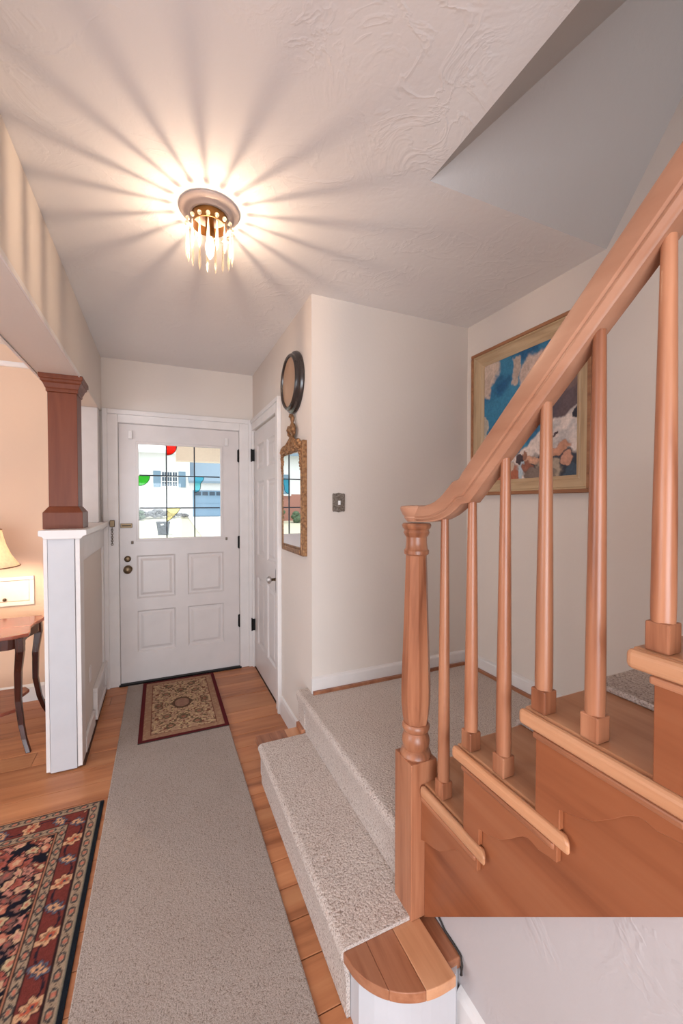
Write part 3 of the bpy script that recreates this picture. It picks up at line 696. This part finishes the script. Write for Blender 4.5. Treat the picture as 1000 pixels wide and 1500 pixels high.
# ------------------------------------------------------------------ round frame, mirror, switch, painting
rf = thing('round_wall_frame', (XH, 2.335, 2.13), 'round dark-framed wall piece hanging above the gilt mirror', 'wall decor')
MB().lathe([(.172, 0), (.176, -.010), (.172, -.022), (.158, -.030), (.158, -.034), (.156, -.044), (.149, -.050), (.141, -.048), (.138, -.042), (.136, -.030)], (XH, 2.335, 2.13), 48, 'x', sy=1.03).build('frame', M['frame_dark'], rf, smooth=True)
MB().lathe([(.137, -.012), (.137, -.038), (.12, -.040), (.02, -.041)], (XH, 2.335, 2.13), 48, 'x', sy=1.03).build('face', M['face'], rf, smooth=True)
mr_ = thing('gilt_mirror', (XH, 2.33, 1.12), 'tall narrow gilt mirror with carved crest beside the closet door', 'mirror')
MY0, MY1, MZ0, MZ1 = 2.125, 2.535, 1.125, 1.765; XF = XH-.034
def side(y0, y1, z0, z1):
    m = MB().box(XF+.006, XH, y0, y1, z0, z1)
    if z1-z0 > y1-y0: m.box(XF, XF+.006, y0+.006, y1-.012, z0+.006, z1-.006)
    else: m.box(XF, XF+.006, y0+.006, y1-.006, z0+.006, z1-.012)
    return m
side(MY0, MY0+.034, MZ0, MZ1).build('frame_side', M['gold'], mr_, bevel=.004)
side(MY1-.045, MY1, MZ0, MZ1).build('frame_side', M['gold'], mr_, bevel=.004)
side(MY0+.034, MY1-.045, MZ0, MZ0+.045).build('frame_bottom', M['gold'], mr_, bevel=.004)
side(MY0+.034, MY1-.045, MZ1-.055, MZ1).build('frame_top', M['gold'], mr_, bevel=.004)
MB().prism([(XH-.019, MY0+.034), (XH-.0305, MY1-.045), (XH-.008, MY1-.045), (XH-.008, MY0+.034)], 'z', MZ0+.045, MZ1-.055).build('mirror_glass', M['mirror'], mr_)
crest = MB()
for y in [MY0+.03+i*.0292 for i in range(13)]:
    crest.sphere((XF+.002, y, MZ1-.012+.010*math.sin(y*90)), .019, 8, 6, sx=.8)
    crest.sphere((XF-.002, y+.014, MZ1-.034+.006*math.cos(y*60)), .013, 8, 6, sx=.8)
mc = (MY0+MY1)/2
for i in range(9):
    u = (i-4)/4; crest.sphere((XF+.006, mc+u*.10, MZ1+.028-.026*abs(u)), .020-.006*abs(u), 8, 6, sx=.8)
crest.build('crest_moulding', M['gold'], mr_, smooth=True)
fin = MB()
fin.lathe([(.018, 0), (.022, .012), (.012, .03), (.028, .05), (.034, .068), (.022, .085), (.012, .10), (.018, .115), (.022, .128), (.012, .142), (.003, .15)], (XF+.012, mc, MZ1+.03), 12, sx=.6)
for s_ in (-1, 1):
    fin.tube([(XF+.01, mc+s_*.02, MZ1+.05), (XF+.006, mc+s_*.05, MZ1+.065), (XF+.004, mc+s_*.06, MZ1+.09), (XF+.006, mc+s_*.045, MZ1+.108), (XF+.008, mc+s_*.03, MZ1+.10)], .011, 8)
    fin.sphere((XF+.004, mc+s_*.038, MZ1+.088), .016, 8, 6)
fin.tube([(XF+.01, mc, MZ1+.165), (XF+.008, mc+.02, MZ1+.178), (XF+.008, mc+.032, MZ1+.168)], .009, 8)
fin.build('crest_finial', M['gold'], mr_, smooth=True)
for y in (MY0+.022, MY1-.022):
    dp = MB()
    for i in range(7): dp.sphere((XF, y+.006*math.sin(i*1.9), MZ1-.05-i*.018), .014-.0011*i, 8, 6, sx=.7)
    dp.build('carved_drop', M['gold'], mr_, smooth=True)
sw = thing('light_switch', (.890, YL, 1.422), 'embossed pewter light switch plate on the cream landing wall', 'light switch')
MB().prism([(.853, 1.378), (.858, 1.371), (.866, 1.374), (.89, 1.368), (.914, 1.374), (.922, 1.371), (.927, 1.378), (.927, 1.466), (.922, 1.473), (.914, 1.470), (.89, 1.476), (.866, 1.470), (.858, 1.473), (.853, 1.466)], 'y', YL-.007, YL).build('plate', M['pewter'], sw, bevel=.002)
MB().box(.884, .896, YL-.018, YL-.007, 1.409, 1.432).build('toggle', M['paper'], sw, bevel=.002)
for z in (1.392, 1.452): MB().lathe([(.0035, 0), (.003, -.002)], (.89, YL-.007, z), 8, 'y').build('screw', M['brass'], sw)

# ---- painted canvases: colours of flat print are computed per vertex
rng = np.random.RandomState(3)
_tab = rng.rand(256, 256)
def vnoise(x, y):
    xi = np.floor(x).astype(int); yi = np.floor(y).astype(int); fx = x-xi; fy = y-yi
    fx = fx*fx*(3-2*fx); fy = fy*fy*(3-2*fy)
    t = lambda a, b: _tab[a % 256, b % 256]
    return (t(xi, yi)*(1-fx)+t(xi+1, yi)*fx)*(1-fy)+(t(xi, yi+1)*(1-fx)+t(xi+1, yi+1)*fx)*fy
def fbm(x, y, o=4):
    s = 0; a = .5; tot = 0
    for i in range(o):
        s = s+a*vnoise(x*2**i+i*17.3, y*2**i+i*9.1); tot += a; a *= .5
    return s/tot
def rgb(*c): return np.array(lin(*c)[:3])
def blend(img, col, m):
    m = np.clip(m, 0, 1)[..., None]; return img*(1-m)+col*m
def sstep(a, b, x):
    t = np.clip((x-a)/(b-a), 0, 1); return t*t*(3-2*t)
def grid_mesh(name, P, img, mat, parent, origin):
    ny, nx = img.shape[:2]
    me = bpy.data.meshes.new(name)
    co = (P.reshape(-1, 3)-np.array(origin)).astype(np.float32)
    idx = np.arange(ny*nx).reshape(ny, nx)
    q = np.stack([idx[:-1, :-1], idx[:-1, 1:], idx[1:, 1:], idx[1:, :-1]], -1).reshape(-1, 4)
    me.vertices.add(len(co)); me.vertices.foreach_set('co', co.ravel())
    me.loops.add(q.size); me.loops.foreach_set('vertex_index', q.ravel().astype(np.int32))
    me.polygons.add(len(q)); me.polygons.foreach_set('loop_start', np.arange(0, q.size, 4, dtype=np.int32))
    me.update(calc_edges=True); me.validate()
    at_ = me.color_attributes.new('paint', 'FLOAT_COLOR', 'POINT')
    c4 = np.ones((ny*nx, 4), np.float32); c4[:, :3] = np.clip(img.reshape(-1, 3), 0, 1)
    at_.data.foreach_set('color', c4.ravel())
    return link_mesh(me, name, origin, mat, parent)

pa = thing('framed_painting', (XW, 1.588, 1.472), 'framed painting of blue sky, clouds and snowy rocks above the stairs', 'painting')
A0, A1, B0_, B1_ = 1.213, 1.963, 1.472, 2.306; FW = .078
def fmember(poly3, mat, nm):   # mitred frame member from outer/inner corner pairs
    (oa, ob), (ia, ib) = poly3
    X0, X1, X2 = XW, XW-.040, XW-.020
    V = [(X0, *oa), (X0, *ob), (X1, *oa), (X1, *ob)]
    l1 = lambda a, b, t: (a[0]+(b[0]-a[0])*t, a[1]+(b[1]-a[1])*t)
    for t, x in ((.22, X1), (.30, X1+.008), (.72, X2-.004), (.80, X2-.007), (1.0, X2+.002)):
        V += [(x, *l1(oa, ia, t)), (x, *l1(ob, ib, t))]
    V += [(X0, *ia), (X0, *ib)]
    n = len(V)//2; fs = []
    order = [0]+list(range(1, n))
    for j in range(n-1): fs.append((2*j, 2*j+1, 2*j+3, 2*j+2))
    fs.append((2*n-2, 2*n-1, 1, 0)); fs.append(tuple(2*j for j in range(n))); fs.append(tuple(2*j+1 for j in range(n-1, -1, -1)))
    return MB().add(V, fs).build(nm, mat, pa)
o_ = [(A0, B0_), (A1, B0_), (A1, B1_), (A0, B1_)]; i_ = [(A0+FW, B0_+FW), (A1-FW, B0_+FW), (A1-FW, B1_-FW), (A0+FW, B1_-FW)]
for j in range(4):
    fmember(((o_[j], o_[(j+1) % 4]), (i_[j], i_[(j+1) % 4])), M['pframe' if j % 2 == 0 else 'pframe_z'], 'frame_member')
lp = MB()
for a in ((A0-.006, A1+.006, B0_-.006, B0_+.012), (A0-.006, A1+.006, B1_-.012, B1_+.006), (A0-.006, A0+.012, B0_+.012, B1_-.012), (A1-.012, A1+.006, B0_+.012, B1_-.012)):
    lp.box(XW-.046, XW-.0005, *a)
lp.build('outer_lip', M['pframe_d'], pa, bevel=.003)
nx, ny = 150, 190
u, v = np.meshgrid(np.linspace(0, 1, nx), np.linspace(0, 1, ny))   # u left to right as seen, v top to bottom
Y_ = A1-FW+.004-(u*(A1-A0-2*FW+.008)); Z_ = B1_-FW+.004-v*(B1_-B0_-2*FW+.008)
img = np.zeros((ny, nx, 3))+rgb(58, 124, 156)
wu = u+.13*(fbm(u*6, v*6, 5)-.5)+.05*(fbm(u*26, v*26, 3)-.5); wv = v+.13*(fbm(u*6+31, v*6+12, 5)-.5)+.05*(fbm(u*26+9, v*26+4, 3)-.5)
def el(cx_, cy_, rx, ry, ang=0.0, uu=None, vv=None):
    uu = wu if uu is None else uu; vv = wv if vv is None else vv
    a_, b__ = uu-cx_, vv-cy_; ca, sa_ = math.cos(ang), math.sin(ang)
    return np.sqrt(((a_*ca+b__*sa_)/rx)**2+((-a_*sa_+b__*ca)/ry)**2)
img = blend(img, rgb(34, 88, 128), sstep(.42, .66, fbm(u*4, v*5)))
for e_, col in ((el(.02, .06, .18, .17, -.5), rgb(206, 182, 164)), (el(.0, .20, .10, .10), rgb(196, 172, 156)), (el(.40, .13, .06, .09, .3), rgb(190, 168, 154)),
                (el(.60, .22, .17, .15, -.6), rgb(204, 178, 164)), (el(.78, .16, .16, .16, -.4), rgb(198, 170, 158)), (el(.02, .54, .06, .08), rgb(188, 176, 160))):
    img = blend(img, col, sstep(1.12, .80, e_)); img = blend(img, col*.82, sstep(1.0, .6, e_)*sstep(.5, .62, fbm(u*11, v*9)))
for e_, col in ((el(.88, .42, .24, .17, -.35), rgb(96, 80, 84)), (el(.66, .52, .18, .10, -.6), rgb(88, 76, 84)), (el(.95, .30, .16, .10), rgb(120, 96, 92)), (el(.80, .40, .09, .03, -.7), rgb(150, 112, 100))):
    img = blend(img, col, sstep(1.15, .8, e_))
ridge = .80-.26*sstep(.30, .95, u)+.05*(fbm(u*10, u*0+2)-.5)*2
mtn = sstep(-.008, .012, v-ridge)
img = blend(img, rgb(218, 200, 190), mtn)
img = blend(img, rgb(186, 176, 172), mtn*sstep(.48, .62, fbm(u*6+v*5, v*6-u*4)))
for e_, col in ((el(.54, .69, .045, .075, .6), rgb(40, 54, 78)), (el(.78, .68, .012, .03, .2), rgb(70, 52, 56)), (el(1.0, .58, .05, .06, .7), rgb(44, 42, 54)), (el(.44, .75, .05, .02, -.8), rgb(60, 70, 92))):
    img = blend(img, col, mtn*sstep(1.1, .9, e_))
for cx_, cy_, rx, ry, an, col in ((.86, .92, .30, .11, .1, (52, 56, 68)), (.20, .97, .20, .10, 0, (120, 72, 60)), (.30, .93, .13, .09, .2, (176, 104, 78)), (.27, .88, .10, .05, -.2, (204, 180, 160)), (.47, .96, .035, .10, .1, (176, 188, 196)),
        (.55, .93, .05, .09, -.3, (142, 90, 72)), (.58, .86, .10, .03, .2, (198, 150, 124)), (.44, .83, .05, .035, .3, (70, 56, 60)), (.50, .82, .035, .03, 0, (150, 104, 86)), (.74, .95, .12, .09, .5, (164, 146, 128)),
        (.90, .87, .075, .04, .05, (190, 140, 118)), (.82, .80, .11, .025, -.15, (188, 134, 108)), (.95, .97, .06, .06, 0, (64, 78, 92)), (.08, .96, .08, .08, 0, (70, 50, 62)), (.66, .99, .14, .05, 0, (120, 104, 96))):
    e_ = el(cx_, cy_, rx, ry, an); img = blend(img, rgb(*col)*.55, sstep(1.18, 1.08, e_)*.5); img = blend(img, rgb(*col), sstep(1.08, .94, e_))
    img = blend(img, rgb(*col)*1.35, sstep(.7, .3, el(cx_-.2*rx, cy_-.3*ry, rx, ry, an))*.4)
img = img*(.84+.32*fbm(u*34, v*38, 2))[..., None]
Pp = np.stack([np.full_like(u, XW-.016), Y_, Z_], -1)
grid_mesh('canvas', Pp, img, M['paint'], pa, (XW-.016, 1.588, 1.55))

# ------------------------------------------------------------------ rugs
rn = put(MB().prism([(-.243, 0), (-.243, .007), (-.239, .009), (.379, .009), (.383, .007), (.383, 0)], 'y', -.9, 3.515).build('hall_runner', M['runner']),
         'long plain grey carpet runner down the hallway', 'rug')
# door mat
mtx = thing('door_mat', (.13, 3.06, .009), 'small tan floral mat with a maroon edge on the runner by the front door', 'mat')
X0, X1, Y0, Y1 = -.136, .386, 2.628, 3.50
MB().box(X0, X1, Y0, Y1, .0092, .0145).build('backing', M['rugedge'], mtx)
nx, ny = 116, 194
xg, yg = np.meshgrid(np.linspace(X0, X1, nx), np.linspace(Y0, Y1, ny))
de = np.minimum(np.minimum(xg-X0, X1-xg), np.minimum(yg-Y0, Y1-yg))
img = np.zeros((ny, nx, 3))+rgb(178, 143, 117)
cxm, cym = (X0+X1)/2, (Y0+Y1)/2
sx_, sy_ = np.abs(xg-cxm), np.abs(yg-cym)
n1 = vnoise(sx_*95+40, sy_*95+7); n2 = vnoise(sx_*60+3, sy_*60+90); n3 = fbm(sx_*22+11, sy_*22+70, 2)
img = blend(img, rgb(120, 74, 60), sstep(.62, .72, n1)); img = blend(img, rgb(112, 90, 72), sstep(.66, .74, n2)); img = blend(img, rgb(204, 176, 136), sstep(.60, .7, vnoise(sx_*110, sy_*110+33)))
rr_ = np.sqrt((sx_/.055)**2+(sy_/.075)**2)
img = blend(img, rgb(150, 112, 96), (rr_ < 1)*.85); img = blend(img, rgb(96, 72, 58), (np.abs(rr_-1) < .14)*1.0)
for ox, oy in ((.10, .17), (.0, .21), (.15, .0), (.08, .30)):
    r2 = np.sqrt((sx_-ox)**2+(sy_-oy)**2); img = blend(img, rgb(92, 76, 58), (np.abs(r2-.022) < .007)*.8); img = blend(img, rgb(150, 96, 78), (r2 < .013)*.9)
brd = (de < .068)
img = blend(img, rgb(160, 122, 98), brd*1.0); img = blend(img, rgb(184, 152, 120), brd*sstep(.6, .7, vnoise(xg*90, yg*90))*.5)
img = blend(img, rgb(112, 62, 54), (np.abs(de-.068) < .0042)*1.0); img = blend(img, rgb(92, 30, 34), (de < .024)*1.0)
grid_mesh('pile', np.stack([xg, yg, np.full_like(xg, .0148)], -1), img, M['mat'], mtx, (.13, 3.06, .0148))
# oriental rug
org = thing('oriental_rug', (-.8, 1.4, 0), 'navy and brick-red floral oriental rug at the lower left', 'rug')
X0, X1, Y0, Y1 = -1.42, -.258, .45, 2.205
MB().box(X0, X1, Y0, Y1, .0005, .0075).build('backing', M['rugedge'], org)
nx, ny = 260, 400
xg, yg = np.meshgrid(np.linspace(X0, X1, nx), np.linspace(Y0, Y1, ny))
d_r = X1-xg; d_t = Y1-yg; d_l = xg-X0; d_b = yg-Y0
dx_ = np.minimum(d_r, d_l)-.016; dy_ = np.minimum(d_t, d_b)+.002
de = np.minimum(dx_, dy_)
along = np.where(dx_ < dy_, yg, xg)
# field: packed blossoms on navy
wx = xg+.012*(fbm(xg*30, yg*30+5, 2)-.5); wy = yg+.012*(fbm(xg*30+50, yg*30, 2)-.5)
nseed = 2600; sx = rng.uniform(X0, X1, nseed); sy = rng.uniform(Y0, Y1, nseed); sc_ = rng.randint(0, 7, nseed); sr = rng.uniform(.010, .028, nseed); sa = rng.uniform(0, PI, nseed); se = rng.uniform(.5, 1.0, nseed)
pal = np.array([rgb(190, 118, 96), rgb(164, 90, 80), rgb(206, 166, 134), rgb(146, 76, 62), rgb(194, 132, 116), rgb(196, 172, 136), rgb(128, 92, 84)])
fld = np.zeros((ny, nx, 3))+rgb(26, 26, 38)
for q in range(nseed):
    i0 = int((sx[q]-.04-X0)/(X1-X0)*(nx-1)); i1 = int((sx[q]+.04-X0)/(X1-X0)*(nx-1))+1; j0 = int((sy[q]-.04-Y0)/(Y1-Y0)*(ny-1)); j1 = int((sy[q]+.04-Y0)/(Y1-Y0)*(ny-1))+1
    i0, j0 = max(i0, 0), max(j0, 0); s_ = (slice(j0, j1), slice(i0, i1))
    ddx = wx[s_]-sx[q]; ddy = wy[s_]-sy[q]
    if ddx.size == 0: continue
    a1 = ddx*math.cos(sa[q])+ddy*math.sin(sa[q]); a2 = (-ddx*math.sin(sa[q])+ddy*math.cos(sa[q]))/se[q]
    th = np.arctan2(a2, a1); rad = np.sqrt(a1**2+a2**2)/(sr[q]*(1+.18*np.cos(5*th)))
    f_ = fld[s_]
    f_ = blend(f_, rgb(26, 24, 34), sstep(1.28, 1.12, rad)); f_ = blend(f_, pal[sc_[q]], sstep(1.05, .92, rad)); f_ = blend(f_, pal[(sc_[q]+2) % 7], sstep(.5, .4, rad)); fld[s_] = f_
bands = fld
def guard(img, m, base, per):
    img = blend(img, base, m); ph = (along/per) % 1.0
    return img, ph
g_out = (de >= 0) & (de < .040); main = (de >= .040) & (de < .108); g_in = (de >= .108) & (de < .142); tan_ = (de >= .142) & (de < .150)
img = bands
tanc = rgb(160, 138, 116)
for mask, lo_, hi_ in ((g_out, 0, .040), (g_in, .108, .142)):
    img = blend(img, tanc, mask*1.0); ph = (along/.052) % 1.0-.5; cc = (de-(lo_+hi_)/2)
    rr_ = np.sqrt((ph*.052/.017)**2+(cc/.011)**2)
    img = blend(img, rgb(70, 66, 66), mask*(np.abs(rr_-.9) < .22)); img = blend(img, rgb(186, 112, 92), mask*(rr_ < .5)); 
    img = blend(img, rgb(88, 72, 64), mask*(np.abs(cc-.010*np.sin(along*2*PI/.104)) < .0016))
img = blend(img, rgb(116, 54, 48), main*1.0)
cc = de-.074; wav = .020*np.sin(along*2*PI/.21)
img = blend(img, rgb(44, 34, 44), main*(np.abs(cc-wav) < .0035))
for off, col, r_, per in ((0.0, rgb(212, 166, 128), .027, .21), (.105, rgb(92, 96, 112), .024, .21), (.052, rgb(206, 156, 118), .016, .105), (.0, rgb(186, 92, 68), .012, .21)):
    ph = ((along+off)/per) % 1.0-.5; aa = ph*per
    th = np.arctan2(cc, aa); rad = np.sqrt(aa**2+(cc*.9-.006*np.sign(np.sin(along*30)))**2)/(r_*(1+.2*np.cos(6*th)))
    img = blend(img, rgb(40, 30, 38), main*sstep(1.2, 1.08, rad)*.6); img = blend(img, col, main*sstep(1.04, .94, rad))
    img = blend(img, rgb(150, 70, 56) if r_ > .0215 else rgb(58, 60, 78), main*sstep(.42, .34, rad))
img = blend(img, rgb(176, 118, 92), tan_*1.0); img = blend(img, rgb(60, 44, 40), (np.abs(de-.142) < .0022)*1.0); img = blend(img, rgb(60, 44, 40), (np.abs(de-.150) < .0022)*1.0)
img = blend(img, rgb(52, 34, 34), (np.abs(de-.040) < .0025)*1.0); img = blend(img, rgb(52, 34, 34), (np.abs(de-.108) < .0025)*1.0)
img = blend(img, rgb(128, 120, 104), ((np.minimum(d_r, d_l) < .021) & (np.minimum(d_r, d_l) > .015))*1.0)
img = blend(img, rgb(22, 28, 36), (np.minimum(d_r, d_l) < .016)*1.0)
img = blend(img, rgb(84, 68, 62), (np.minimum(d_t, d_b) < .006)*1.0)
img = img*(.8+.4*fbm(xg*160, yg*160, 2))[..., None]
grid_mesh('pile', np.stack([xg, yg, np.full_like(xg, .0078)], -1), img, M['rug'], org, (-.8, 1.4, .0078))

# ------------------------------------------------------------------ left room: table, lamp, hatch
TZ = .672
tb = thing('side_table', (-1.0, 3.10, 0), 'dark mahogany side table with curved legs and a lower shelf behind the pier', 'table')
def serp(cx, cy, w, d, n=8):
    pts = []
    def side_(ax, ay, bx, by, nx_, ny_, amp):
        out = []
        for i in range(n*2):
            t = i/(n*2); s_ = -amp*(math.sin(PI*t)**2)*(1 if .0 < t < 1 else 0)+amp*.9*math.exp(-((t-.12)/.07)**2)*0
            out.append((ax+(bx-ax)*t+nx_*s_, ay+(by-ay)*t+ny_*s_))
        return out
    x0, x1, y0, y1 = cx-w/2, cx+w/2, cy-d/2, cy+d/2; c_ = .035
    pts += side_(x0+c_, y0, x1-c_, y0, 0, -1, -.02) + side_(x1, y0+c_, x1, y1-c_, 1, 0, .03) + side_(x1-c_, y1, x0+c_, y1, 0, 1, .0) + side_(x0, y1-c_, x0, y0+c_, -1, 0, .03)
    return pts
tcx, tcy, tw, td = -1.01, 3.055, .62, .47
MB().prism(serp(tcx, tcy, tw, td), 'z', TZ-.020, TZ).build('top', M['tabletop'], tb, bevel=.005)
MB().prism(serp(tcx, tcy, tw-.06, td-.06), 'z', TZ-.085, TZ-.020).build('apron', M['table'], tb)
MB().prism(serp(tcx, tcy, tw-.16, td-.10), 'z', .205, .225).build('shelf', M['tabletop'], tb, bevel=.004)
for sx_, sy_ in ((1, -1), (1, 1), (-1, -1), (-1, 1)):
    V = []; fs = []
    for i, (z, off, h) in enumerate([(TZ-.021, .0, .020), (TZ-.10, .002, .020), (.45, -.012, .017), (.28, -.014, .015), (.15, .002, .0135), (.07, .020, .012), (0, .045, .012)]):
        x = tcx+sx_*(tw/2-.045+off); y = tcy+sy_*(td/2-.045+off)
        V += [(x-h, y-h, z), (x+h, y-h, z), (x+h, y+h, z), (x-h, y+h, z)]
    for i in range(6):
        for j in range(4): fs.append((i*4+j, i*4+(j+1) % 4, i*4+4+(j+1) % 4, i*4+4+j))
    fs += [(0, 1, 2, 3), (27, 26, 25, 24)]
    MB().add(V, fs).build('leg', M['table'], tb, bevel=.003)
lx, ly = -.985, 3.12
tl = thing('table_lamp', (lx, ly, TZ), 'lit table lamp with a cream bell shade on the mahogany table', 'lamp')
MB().lathe([(.065, TZ+.0005), (.068, TZ+.012), (.045, TZ+.025), (.022, TZ+.045), (.028, TZ+.075), (.045, TZ+.115), (.040, TZ+.16), (.018, TZ+.20), (.012, TZ+.23), (.010, TZ+.36)], (lx, ly, 0), 24).build('base', M['brass'], tl, smooth=True)
V = []; fs = []; n = 32
pf = [(.178, 1.032), (.165, 1.05), (.135, 1.10), (.112, 1.16), (.098, 1.215), (.090, 1.258)]
for r, z in pf + [(r-.003, z) for r, z in reversed(pf)]:
    for i in range(n): a = 2*PI*i/n; V.append((lx+r*math.cos(a), ly+r*math.sin(a), z))
kk = len(pf)*2
for j in range(kk):
    for i in range(n): fs.append((j*n+i, j*n+(i+1) % n, ((j+1) % kk)*n+(i+1) % n, ((j+1) % kk)*n+i))
sh = MB().add(V, fs).build('shade', M['shade'], tl, smooth=True)
for z, r in ((1.032, .179), (1.258, .091)):
    MB().tube([(lx+r*math.cos(2*PI*i/32), ly+r*math.sin(2*PI*i/32), z) for i in range(32)], .0035, 6, closed=True).build('trim_band', M['gold'], sh, smooth=True)
MB().lathe([(.010, 1.035), (.022, 1.06), (.028, 1.09), (.022, 1.115), (.004, 1.13)], (lx, ly, 0), 16).build('bulb', emit('table_lamp_bulb', (1, .76, .52, 1), LAMP_POWER*6), tl, smooth=True)
ht = thing('wall_hatch', (-1.04, YD, .70), 'small white hatch door with a knob in the peach wall', 'hatch')
fr = MB()
for p in ((-1.25, -.835, .695, .722), (-1.25, -.835, .875, .90), (-1.25, -1.222, .722, .875), (-.863, -.835, .722, .875)): fr.box(p[0], p[1], YD-.016, YD, p[2], p[3])
fr.build('frame', M['hatch'], ht, bevel=.003)
hd = MB().box(-1.218, -.867, YD-.004, YD+.02, .727, .870).build('door', M['hatch'], ht, bevel=.002)
MB().sphere((-1.005, YD-.016, .742), .012, 12, 8).build('knob', M['brass'], hd, smooth=True)

# ------------------------------------------------------------------ outside
def ground(y): return -.45 if y < 9 else -.45+(y-9)/19*1.02
gm = MB(); ys = [3.75, 9, 14, 19, 24, 28.5, 40]
def strip(x0, x1, dz):
    V = []; fs = []
    for i, y in enumerate(ys): V += [(x0, y, ground(min(y, 28.5))+dz), (x1, y, ground(min(y, 28.5))+dz)]
    fs = [(2*i, 2*i+1, 2*i+3, 2*i+2) for i in range(len(ys)-1)]
    k = len(V); V += [(x, y, z-.2) for x, y, z in V]; fs += [(b_+k, a+k, d+k, c_+k) for a, b_, c_, d in fs]
    return MB().add(V, fs)
put(strip(-40, 30, 0).build('lawn', M['grass'], fix=False), 'pale sunlit lawn across the street seen through the door glass', 'lawn', kind='structure')
put(strip(1.55, 6.5, .03).build('driveway', M['drive'], fix=False), 'pale concrete driveway leading to the blue garage', 'driveway', kind='structure')
put(MB().box(-3, 3, YD+.17, 6.2, -.45, -.08).build('porch_floor', M['drive']), 'concrete porch slab outside the front door', kind='structure')
pb = thing('porch', (.4, 5.9, 1.98), 'tan porch beam and ceiling just outside the door', 'porch')
MB().box(.19, 6.0, 5.85, 6.05, 1.99, 2.20).build('beam', M['porch'], pb)
MB().box(-.6, 6.0, YD+.17, 6.3, 2.30, 2.40).build('roof_slab', M['porch'], pb)
HY = 28.0
hs = thing('neighbour_house', (1, HY, .5), 'white house with blue shutters and garage across the street', 'house')
MB().box(-1.6, 1.72, HY, HY+6, .3, 4.6).build('wall', M['siding'], hs)
MB().box(1.72, 6.2, HY-.3, HY+6, .3, 2.75).build('garage_wall', M['siding'], hs)
MB().prism([(HY-.7, 2.72), (HY-.7, 2.86), (HY+4, 5.2), (HY+4, 5.0)], 'x', 1.6, 6.6).build('garage_roof', M['roof'], hs)
MB().prism([(HY-.5, 4.55), (HY-.5, 4.75), (HY+4, 7.2), (HY+4, 7.0)], 'x', -2.0, 1.72).build('roof', M['siding'], hs)
gd = MB().box(1.88, 4.6, HY-.36, HY-.3, .6, 2.27).build('garage_door', M['garage'], hs)
for j in range(3): MB().box(1.88, 4.6, HY-.372, HY-.36, .65+j*.40, .98+j*.40).build('panel', M['garage'], gd)
for j in range(6): MB().box(2.02+j*.43, 2.36+j*.43, HY-.375, HY-.36, 1.95, 2.18).build('garage_pane', M['pane_far'], gd)
for a, b_ in ((-.42, .0), (1.05, 1.46)):
    s1 = MB().box(a, b_, HY-.06, HY, 2.46, 3.46).build('shutter', M['shutter'], hs)
wf = MB().box(.04, 1.02, HY-.05, HY, 2.46, 3.46).build('window_frame', M['siding'], hs)
for i in range(3):
    for j in range(3):
        x0_ = .08+i*.31
        for q in range(2):
            MB().box(x0_+q*.14, x0_+q*.14+.115, HY-.06, HY-.05, 2.52+j*.31, 2.78+j*.31).build('far_pane', M['pane_far'], wf)
bn = thing('trash_bin', (.07, 19, ground(19)), 'dark wheeled trash bin standing on the lawn by the street', 'bin')
gz = ground(19)
MB().lathe([(.20*1.414, gz), (.26*1.414, gz+.50)], (.08, 19, 0), 4, phase=PI/4).build('body', M['bin'], bn)
MB().box(-.20, .36, 18.72, 19.30, gz+.50, gz+.56).build('lid', M['bin'], bn, bevel=.02)
MB().box(-.02, .10, 18.735, 18.745, gz+.42, gz+.48).build('label_sticker', M['paper'], bn)
# rubble bed along the house and shrubs
def blob(name, c_, r, mat, label, cat, n, group=None, sq_=1.0):
    m_ = MB()
    for i in range(n):
        a = random.uniform(0, 2*PI); rr2 = r*math.sqrt(random.random()); h = random.uniform(0, .8)*r
        s_ = random.uniform(.10, .22)*r*1.6
        m_.sphere((c_[0]+rr2*math.cos(a)*sq_, c_[1]+rr2*math.sin(a)*.6, c_[2]+s_*.5+h), s_, 7, 5, sz=.8)
    return put(m_.build(name, mat), label, cat, group)
st_ = thing('rubble_bank', (0, 27, .4), 'low bank of grey rubble stones in front of the white house', 'rubble')
for i in range(110):
    x = random.uniform(-1.5, 1.5); y = random.uniform(26.6, 27.6); s_ = random.uniform(.07, .15)
    MB().sphere((x, y, ground(y)+.12+.38*random.random()*max(.25, min(1, (1.6-x)/1.5))), s_, 6, 4, sz=.7).build('stone', M['stone'], st_)
blob('shrub', (-1.35, 26.0, ground(26.0)), .5, M['leaf'], 'grey-green shrub at the left edge of the door glass view', 'shrub', 50)
h2 = thing('brick_house', (-12, 24, .3), 'brick house with a blue window reflected in the gilt mirror', 'house')
MB().box(-20, -5, 24, 30, .0, 2.0).build('lower_wall', M['brick'], h2)
MB().box(-20, -5, 24, 30, 2.0, 4.4).build('upper_wall', M['siding'], h2)
for x in (-18, -15.2, -12.4, -9.6, -6.8):
    w_ = MB().box(x-.7, x+.7, 23.92, 24, 1.9, 3.3).build('window', M['siding'], h2)
    for q in (-1, 1): MB().box(x+q*.33-.28, x+q*.33+.28, 23.9, 23.92, 2.0, 3.2).build('pane', M['shutter'], w_)
MB().prism([(23.3, 4.3), (23.3, 4.5), (27, 6.5), (27, 6.3)], 'x', -20.5, -4.5).build('roof', M['roof'], h2)
labs = ['round green shrub before the brick house, farthest left', 'round green shrub before the brick house, second from the left', 'round green shrub before the brick house, third from the left', 'round green shrub before the brick house, fourth from the left', 'round green shrub before the brick house, nearest the white house']
for i, x in enumerate((-17, -14, -11, -8.2, -5.6)):
    blob('hedge_shrub', (x, 22.8, ground(22.8)), .7, M['leaf'], labs[i], 'shrub', 40, 'shrubs before the brick house', 1.5)
